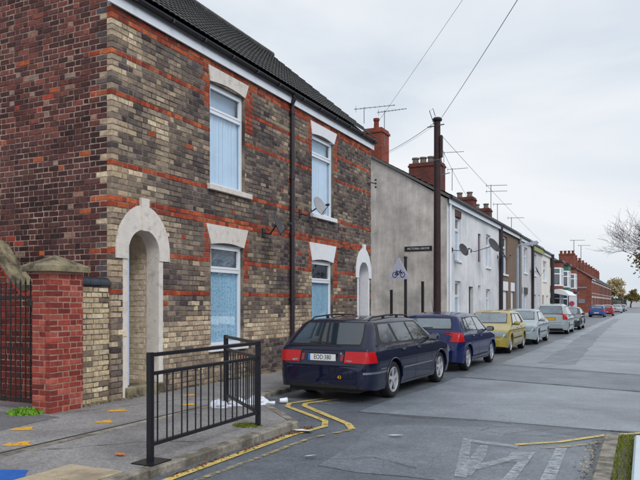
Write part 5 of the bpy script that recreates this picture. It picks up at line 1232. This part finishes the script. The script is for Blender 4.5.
def frontcar(pt, glass, L=4.1, H=1.42, wd=1.70, saloon=False, plate='platew', spokes=7):
    top = [(0, .5), (.05, .62), (.1, .85), (.18, .97), (.5, 1.30), (.62, 1.36), (1.5, H), (2.1, H-.03), (2.4, H-.09), (3.02, .97), (3.15, .93), (3.8, .78), (4.0, .66), (L, .48)]
    if saloon: top = [(0, .5), (.05, .8), (.12, .92), (.75, .97), (1.3, 1.32), (1.5, H-.02), (2.2, H), (2.6, H-.07), (3.25, .97), (3.4, .93), (4.2, .79), (4.4, .67), (L, .48)]
    sh = .23 if saloon else 0
    return dict(L=L, W=wd, H=H, paint=pt, wheels=(.75, 3.28+sh), wr=.305, corner=.36, top=top, belt=[(0, .9), (1, .93), (3.1, .88), (L, .66)],
      dlo=[(.62+.5*(saloon), .96), (2.92+sh, .915), (2.32+sh, H-.13), (.85+.62*saloon, H-.13)],
      side=[[(1.05+.25*saloon, .985), (1.78, .965), (1.72, H-.15), (1.15+.35*saloon, H-.16)], [(1.86, .96), (2.74+sh, .93), (2.24+sh, H-.17), (1.80, H-.145)]],
      gaps=[[(1.82, .98), (1.80, .6), (1.78, .25)], [(2.86+sh, .9), (2.84+sh, .6), (2.86+sh, .25)], [(1.2, .25), (2.8, .24)], [(1.02, .96), (1.05, .6), (1.15, .45)]],
      moulding=[(1.2, .48), (2.8+sh, .48)], mmat='trim', handles=[(1.28, .83), (2.02, .81)], mirror=(2.68+sh, .93),
      screen=[(-.62, .99), (.62, .99), (.53, H-.12), (-.53, H-.12)], rear_win=None if saloon else [(.55, 1.0), (-.55, 1.0), (-.5, 1.25), (.5, 1.25)], glass='cglassm', screenglass=glass,
      patches=[('f', [(-.82, .56), (-.40, .58), (-.40, .71), (-.76, .73)], M['lclear'], 'headlight'), ('f', [(.40, .58), (.82, .56), (.76, .73), (.40, .71)], M['lclear'], 'headlight'), ('f', [(-.33, .60), (.33, .60), (.30, .69), (-.30, .69)], M['trim'], 'grille'), ('f', [(-.5, .26), (.5, .26), (.5, .36), (-.5, .36)], M['trim'], 'lower_grille'),
               ('r', [(.8, .66), (.5, .66), (.5, .85), (.76, .85)], M['lred'], 'tail_light'), ('r', [(-.5, .66), (-.8, .66), (-.76, .85), (-.5, .85)], M['lred'], 'tail_light')],
      strips=[('f', [(-.78, .53), (.78, .53)], .012, M['ink'], 'bumper_gap')], plate=dict(end='f', z=.46, m=M[plate], txt=None), spokes=spokes)
car('gold-green hatchback facing the camera behind the dark blue one', -4.8, 21.65, -1, frontcar(P_gold, 'cglassp'))
car('silver-blue saloon facing the camera between the gold car and the pale people carrier', -4.68, 26.85, -1, frontcar(P_silv, 'cglassp', 4.5, saloon=True))
mpv = dict(L=4.3, W=1.76, H=1.62, paint=P_mpv, wheels=(.75, 3.4), wr=.31, corner=.40,
  top=[(0, .56), (.05, .60), (.08, .8), (.12, 1.03), (.42, 1.50), (.52, 1.57), (1.6, 1.62), (2.2, 1.58), (2.6, 1.48), (3.5, 1.02), (3.65, .97), (4.1, .82), (4.25, .66), (4.3, .5)],
  belt=[(0, .98), (1, .99), (3.4, .93), (4.3, .7)], dlo=[(.5, 1.02), (3.2, .96), (2.5, 1.46), (.72, 1.47)],
  side=[[(.62, 1.06), (1.1, 1.04), (1.08, 1.42), (.8, 1.43)], [(1.18, 1.04), (1.95, 1.02), (1.88, 1.45), (1.16, 1.43)], [(2.03, 1.01), (3.0, .98), (2.42, 1.41), (1.96, 1.45)]],
  gaps=[[(1.14, 1.0), (1.16, .7), (1.2, .5)], [(1.99, .98), (1.98, .6), (1.96, .25)], [(3.1, .9), (3.08, .6), (3.1, .25)]], moulding=[(1.2, .45), (3.0, .45)], mmat='trim', handles=[(1.35, .86), (2.15, .85)], mirror=(2.95, .98),
  rear_win=[(.62, 1.08), (-.62, 1.08), (-.52, 1.46), (.52, 1.46)], screen=[(-.62, 1.06), (.62, 1.06), (.52, 1.45), (-.52, 1.45)], glass='cglassm', backglass='cglassp',
  patches=[('r', [(.86, .78), (.64, .78), (.62, 1.05), (.80, 1.08)], M['lred'], 'tail_light'), ('r', [(-.64, .78), (-.86, .78), (-.80, 1.08), (-.62, 1.05)], M['lred'], 'tail_light'), ('s-', [(.09, .78), (.28, .80), (.22, 1.05), (.15, 1.06)], M['lred'], 'tail_light'), ('s+', [(.09, .78), (.28, .80), (.22, 1.05), (.15, 1.06)], M['lred'], 'tail_light'),
           ('r', [(.65, .24), (-.65, .24), (-.65, .32), (.65, .32)], M['trim'], 'lower_bumper')], strips=[('r', [(.78, .62), (-.78, .62)], .012, M['ink'], 'bumper_gap')], plate=dict(end='r', z=.80, m=M['platey'], txt=None), lean=.34)
car('pale silver people carrier with a yellow rear plate and red tail lights', -4.52, 36.9, 1, mpv)
car('dark grey hatchback facing the camera just beyond the pale people carrier', -4.42, 43.6, -1, frontcar(P_dk, 'cglassp'))
def recol(S, p, **k): q = dict(S); q['paint'] = p; q.update(k); return q
car('bright blue hatchback parked alone by the bay houses', -5.1, 84, 1, recol(polo, P_bb, antenna=None, W=1.8, plate=dict(end='r', z=.5, m=M['platew'], txt=None)))
car('small red car partly hidden beyond the bright blue hatchback', -4.5, 93, 1, recol(polo, P_red, antenna=None))
car('pale grey car parked beyond the red one', -4.3, 121, -1, frontcar(P_grey, 'cglassp', 4.5, saloon=True))
car('light saloon farthest along the left kerb', -4.3, 152, -1, frontcar(P_silv, 'cglassp', 4.5, saloon=True))
car('dark saloon between the two far pale cars', -4.3, 136, -1, frontcar(P_dk, 'cglassm', 4.5, saloon=True))

# ================================================================== TREES
def bare_tree(label, base, h, seed, lean, spread=1.0, leaves=0, leafmat='oliv', levels=5, cat='tree', twigr=.006, thick=.16, nm='bare_tree', grp=None, leafs=.09, first=.35):
    rn = random.Random(seed); t = thing(nm, label, cat, base, 0, grp); tr = MB(); lf = MB(); tips = []
    def br(p, d, l, r, lv):
        pts = [p]; n = 4
        for i in range(n):
            d = (d+Vector((rn.uniform(-1, 1), rn.uniform(-1, 1), rn.uniform(-.5, .8)))*.13*spread).normalized(); p = p+d*(l/n); pts.append(p)
        tr.tube(pts, r, 6 if lv < 3 else 4, caps=False, r2=max(twigr*.6, r*.55))
        if lv >= levels: tips.append((pts[-1], d)); tips.append((pts[2], d)); return
        k = 3 if lv < 2 else rn.choice((3, 4))
        for i in range(k):
            q = pts[rn.choice((2, 3, 4))] if i else pts[-1]
            a = Vector((rn.uniform(-1, 1), rn.uniform(-1, 1), rn.uniform(-.35, .7))).normalized()
            nd = (d*.75+a*.75*spread+Vector(lean)*.12).normalized(); br(q, nd, l*rn.uniform(.62, .82), max(twigr, r*.55), lv+1)
    b = Vector(base); br(b, (Vector((0, 0, 1))+Vector(lean)*.3).normalized(), h*first, thick, 0)
    tr.build('trunk', M['bark'], t, smooth=60, fixn=False)
    if leaves:
        for p, d in tips:
            for _ in range(leaves):
                c_ = p+Vector((rn.gauss(0, .3), rn.gauss(0, .3), rn.gauss(0, .3)))*(h/9); u = Vector((rn.uniform(-1, 1), rn.uniform(-1, 1), rn.uniform(-1, 1))).normalized(); v = u.orthogonal().normalized(); s = leafs*rn.uniform(.6, 1.3)
                lf.add([c_-u*s, c_+v*s*.6, c_+u*s, c_-v*s*.6], [(0, 1, 2, 3)])
        lf.build('crown', M[leafmat], t, fixn=False)
    return t
bare_tree('nearly bare tree whose thin twigs reach in from the right edge', (2.35, 21, .1), 6.0, 5, (-.25, 0, 0), 1.0, 0, levels=7, twigr=.0028, thick=.10, first=.30)
bare_tree('tree with olive-brown leaves left at the right edge above the road', (2.2, 32, .1), 6.2, 11, (-.1, 0, 0), .9, 10, 'oliv', levels=5, twigr=.006, thick=.14, leafs=.07)
for i, (x, y, h, lb, mm_, sd_) in enumerate([(-9.0, 215, 12.5, 'pale autumn tree rising where the terrace ends', 'autumn', 3), (-6.2, 228, 11, 'yellow-brown tree right of the pale autumn tree at the end of the street', 'autumn', 8), (-4.6, 262, 8.5, 'lower olive tree nearest the road at the end of the street', 'oliv', 9)]):
    bare_tree(lb, (x, y, 0), h, sd_, (0, 0, 0), 1.1, 7, mm_, levels=4, twigr=.03, thick=.3, nm='autumn_tree', grp='trees at the end of the street', leafs=.34, first=.3)
hd = MB(); rn = random.Random(4)
for i in range(9000):
    x = rn.uniform(-30, 60); top_ = 4.2+1.6*nz3(x*.12, 1, 0)+1.0*nz3(x*.5, 2, 0); z_ = rn.uniform(0, top_); y = 300+rn.uniform(-3, 3); s = rn.uniform(.3, .7)
    u = Vector((rn.uniform(-1, 1), rn.uniform(-1, 1), rn.uniform(-1, 1))).normalized(); v = u.orthogonal().normalized(); c_ = Vector((x, y, z_)); hd.add([c_-u*s, c_+v*s*.7, c_+u*s, c_-v*s*.7], [(0, 1, 2, 3)])
tag(hd.build('distant_trees', M['hedge'], fixn=False), 'band of low dark distant trees closing the end of the street', 'trees', kind='stuff')
hg_ = thing('garden_hedge', 'dark green clipped hedge beside the road before the distant trees', 'hedge', (-6.9, 195, PZ)); hb = MB()
for i in range(2600):
    c_ = Vector((rn.uniform(-8.0, -6.2), rn.uniform(184, 212), rn.uniform(.1, 2.3))); u = Vector((rn.uniform(-1, 1), rn.uniform(-1, 1), rn.uniform(-1, 1))).normalized(); v = u.orthogonal().normalized(); s = .22; hb.add([c_-u*s, c_+v*s*.7, c_+u*s, c_-v*s*.7], [(0, 1, 2, 3)])
hb.build('foliage', M['hedge'], hg_, fixn=False); MB().box(-7.9, -6.3, 184.2, 211.8, .1, 2.0).build('branches', M['bark'], hg_)
ds = thing('far_shop', 'low pale building crossing the far end of the street', 'building', (-2, 290, 0)); MB().box(-6.5, 6, 288, 292, 0, 4.0).build('wall', M['render_g'], ds); MB().box(-6.8, 6.3, 287.6, 292.4, 4.0, 4.6).build('roof', M['slate'], ds); MB().box(-5.5, 5, 287.9, 287.98, 2.4, 3.4).build('shop_sign', M['upvc'], ds)

rh = thing('reflection_hedge', 'long tall dark hedge across the road from the parked cars', 'hedge', (6.6, 16, 0)); hb = MB()  # added out of view so car paint and glass reflect something dark
for i in range(16000):
    c_ = Vector((rn.uniform(5.6, 7.6), rn.uniform(11, 75), rn.uniform(.1, 3.6+.5*math.sin(i)))); u = Vector((rn.uniform(-1, 1), rn.uniform(-1, 1), rn.uniform(-1, 1))).normalized(); v = u.orthogonal().normalized(); s = .16; hb.add([c_-u*s, c_+v*s*.7, c_+u*s, c_-v*s*.7], [(0, 1, 2, 3)])
hb.build('foliage', M['hedge'], rh, fixn=False); MB().box(6.0, 7.4, 11.2, 74.8, .0, 3.2).build('branches', M['bark'], rh)
# ================================================================== SMALL THINGS
def tuft(label, c, r, n, m, hh, nm='weed', cat='weed', grp=None, wd=.012):
    t = thing(nm, label, cat, c, 0, grp); b = MB(); rn_ = random.Random(len(label))
    for i in range(n):
        a = rn_.uniform(0, 6.28); q = r*math.sqrt(rn_.random()); p = Vector((c[0]+q*math.cos(a)*1.0, c[1]+q*math.sin(a)*.8, c[2])); l = hh*rn_.uniform(.4, 1)*(1-.5*q/r)
        d = Vector((rn_.uniform(-.8, .8), rn_.uniform(-.8, .8), 1)).normalized()*l; s = Vector((rn_.uniform(-1, 1), rn_.uniform(-1, 1), 0)).normalized()*wd
        b.add([p-s, p+s, p+d*.6+s*1.2, p+d, p+d*.6-s*1.2], [(0, 1, 2, 3, 4)])
    b.build('leaves', m, t, fixn=False)
tuft('bright green clump of weeds at the foot of the red pillar by the gate', (-7.85, 6.6, PZ), .26, 420, M['grass'], .13, wd=.016)
tuft('low yellow-green moss around the middle guard rail post', (-4.55, 7.2, PZ), .2, 380, M['moss'], .035, nm='moss_patch', cat='moss')
for i, (x, y, r) in enumerate([(-.02, 8.3, .12), (.05, 7.5, .10), (-.05, 7.9, .12)]): pass
vgm = MB(); rn = random.Random(2)
for i in range(2600):
    y = rn.uniform(5.5, 8.6); x = rn.choice((rn.gauss(-.24, .03), rn.gauss(-.13, .03), rn.uniform(-.27, 2)))
    if x < -.27: continue
    p = Vector((x, y, .10)); d = Vector((rn.uniform(-.6, .6), rn.uniform(-.6, .6), 1))*.035*rn.random(); s = Vector((rn.uniform(-1, 1), rn.uniform(-1, 1), 0))*.008
    vgm.add([p-s, p+s, p+d], [(0, 1, 2)])
tag(vgm.build('verge_moss', M['moss'], fixn=False), 'mossy tufts over the soil of the verge', 'moss', kind='stuff')
def leafy(label, c, s, a, nm='fallen_leaf', m='leaf', cat='leaf'):
    t = thing(nm, label, cat, c); n = 10; rn_ = random.Random(int(abs(c[0])*100)); vs = [Vector((0, 0, .01))]
    for i in range(n):
        an = 2*math.pi*i/n; r = s*(1 if i % 2 == 0 else .6)*rn_.uniform(.8, 1.1); vs.append(Vector((r*math.cos(an+a), r*.7*math.sin(an+a), .006+.02*rn_.random())))
    b = MB(); b.add([Vector(c)+v for v in vs], [(0, i+1, (i+1) % n+1) for i in range(n)]); b.build('leaf_blade', M[m], t, fixn=False)
    MB().tube([Vector(c)+Vector((0, 0, .012)), Vector(c)+Vector((s*1.3*math.cos(a), s*1.3*math.sin(a), .015))], .003, 5).build('leaf_stalk', M[m], t)
leafy('large orange-brown fallen leaf on the pavement left of the guard rail', (-4.82, 5.2, PZ+.003), .075, .4)
def sack(label, c, rx, ry, h, seed):
    t = thing('plastic_sack', label, 'sack', c, 0, 'white sacks at the guard rail'); b = MB(); n, m_ = 36, 12; vs = []
    for j in range(m_+1):
        f = j/m_*.995
        for i in range(n):
            a = 2*math.pi*i/n; k = 1+.35*nz3(math.cos(a)*1.8+seed, math.sin(a)*1.8, f*3)+.07*math.sin(7*a+seed+4*f)+.05*math.sin(11*a-3*f); r = math.sqrt(max(0, 1-f**1.7))*k
            vs.append((c[0]+rx*r*math.cos(a), c[1]+ry*r*math.sin(a), c[2]+h*f*(1+.7*nz3(a*1.3, seed, f*2))))
    b.add(vs, [(j*n+i, j*n+(i+1) % n, (j+1)*n+(i+1) % n, (j+1)*n+i) for j in range(m_) for i in range(n)]); b.build('sack_body', M['bag'], t, smooth=60); MB().tube([(c[0]+rx*.7, c[1], c[2]+.03), (c[0]+rx*1.1, c[1]+.03, c[2]+.02), (c[0]+rx*1.3, c[1]+.07, c[2]+.015)], .02, 6, r2=.035).build('sack_neck', M['bag'], t)
sack('white crumpled sack beside the rear guard rail post, left one', (-5.75, 8.3, PZ), .15, .12, .10, 1.3); sack('white crumpled sack spilling over the kerb behind the guard rail, right one', (-5.4, 8.85, PZ), .2, .15, .10, 4.1)
sack('white crumpled sack in the middle behind the rails', (-5.6, 8.6, PZ), .16, .13, .09, 7.7)
cu = thing('drink_cup', 'white crumpled drinks cup lying in the gutter behind the estate car', 'cup', (-5.35, 9.55, .01)); MB().tube([(-5.38, 9.5, .05), (-5.30, 9.58, .05)], .035, 12, r2=.045).build('cup_body', M['litter'], cu); MB().tube([(-5.305, 9.575, .05), (-5.29, 9.59, .05)], .05, 12).build('cup_lid', M['bag'], cu)
def flat(label, c, pts, nm='litter_paper', z_=.0): 
    t = thing(nm, label, 'litter', (c[0], c[1], z_)); b = MB(); n = len(pts); b.add([(c[0]+x, c[1]+y, z_+.02+.01*((i*7) % 3)) for i, (x, y) in enumerate(pts)]+[(c[0], c[1], z_+.035)], [(i, (i+1) % n, n) for i in range(n)]); b.build('paper', M['litter'], t, fixn=False)
flat('white scrap of paper in the gutter at the built-out kerb corner', (-3.92, 7.52), [(-.16, .03), (-.05, -.06), (.14, -.04), (.12, .05), (-.05, .07)])
flat('white litter on the road nearest the camera', (-3.2, 6.3), [(-.07, .0), (-.02, -.03), (.08, .03), (.03, .05)]); flat('small white litter on the open road right of the yellow lines', (-2.75, 7.75), [(-.12, .0), (-.02, -.04), (.1, .0), (.03, .04)])
flat('tiny white scrap on the road beside the people carrier', (-2.9, 28.5), [(-.12, .0), (-.02, -.06), (.1, .0), (.03, .06)])
gl = MB(); rn = random.Random(9)
for i in range(420):
    k = rn.random(); 
    if rn.random() < .6: x, y = -4.06+abs(rn.gauss(0, .04)), 5.0+2.8*k; z_ = .006
    else: k = rn.random(); x, y = -4.02-1.2*k*.0+abs(rn.gauss(0, .05)), 7.3+.55*k; z_ = .01
    s = rn.uniform(.008, .026); a = rn.uniform(0, 6.28); gl.add([(x+s*math.cos(a), y+s*math.sin(a), z_+.004), (x+s*.7*math.cos(a+2), y+s*.7*math.sin(a+2), z_+.018), (x+s*math.cos(a+3.6), y+s*math.sin(a+3.6), z_+.006), (x+s*.6*math.cos(a+5), y+s*.6*math.sin(a+5), z_+.012)], [(0, 1, 2, 3)])
tag(gl.build('gutter_leaves', M['leafg'], fixn=False), 'litter of small brown leaves and grit along the near kerb', 'leaves', kind='stuff')
gl = MB()
for i in range(160):
    x, y = -.48-abs(rn.gauss(0, .07)), rn.uniform(6, 8.6); s = rn.uniform(.008, .025); a = rn.uniform(0, 6.28); gl.add([(x+s*math.cos(a), y+s*math.sin(a), .008), (x+s*.7*math.cos(a+2), y+s*.7*math.sin(a+2), .022), (x+s*math.cos(a+3.6), y+s*math.sin(a+3.6), .01)], [(0, 1, 2)])
tag(gl.build('gutter_leaves', M['slab'], fixn=False), 'pale dry leaves scattered along the right-hand kerb', 'leaves', kind='stuff')
gl = MB()
for i in range(300):
    k = rn.random(); x, y = FX+.02+abs(rn.gauss(0, .05)), 7.4+rn.random()*6; s = rn.uniform(.01, .035); c_ = Vector((x, y, PZ+.012)); gl.box(c_.x-s, c_.x+s, c_.y-s*.7, c_.y+s*.8, PZ-.005, PZ+s)
tag(gl.build('wall_foot_rubble', M['sandstone'], fixn=True), 'crumbled brick bits along the foot of the house wall', 'rubble', kind='stuff')
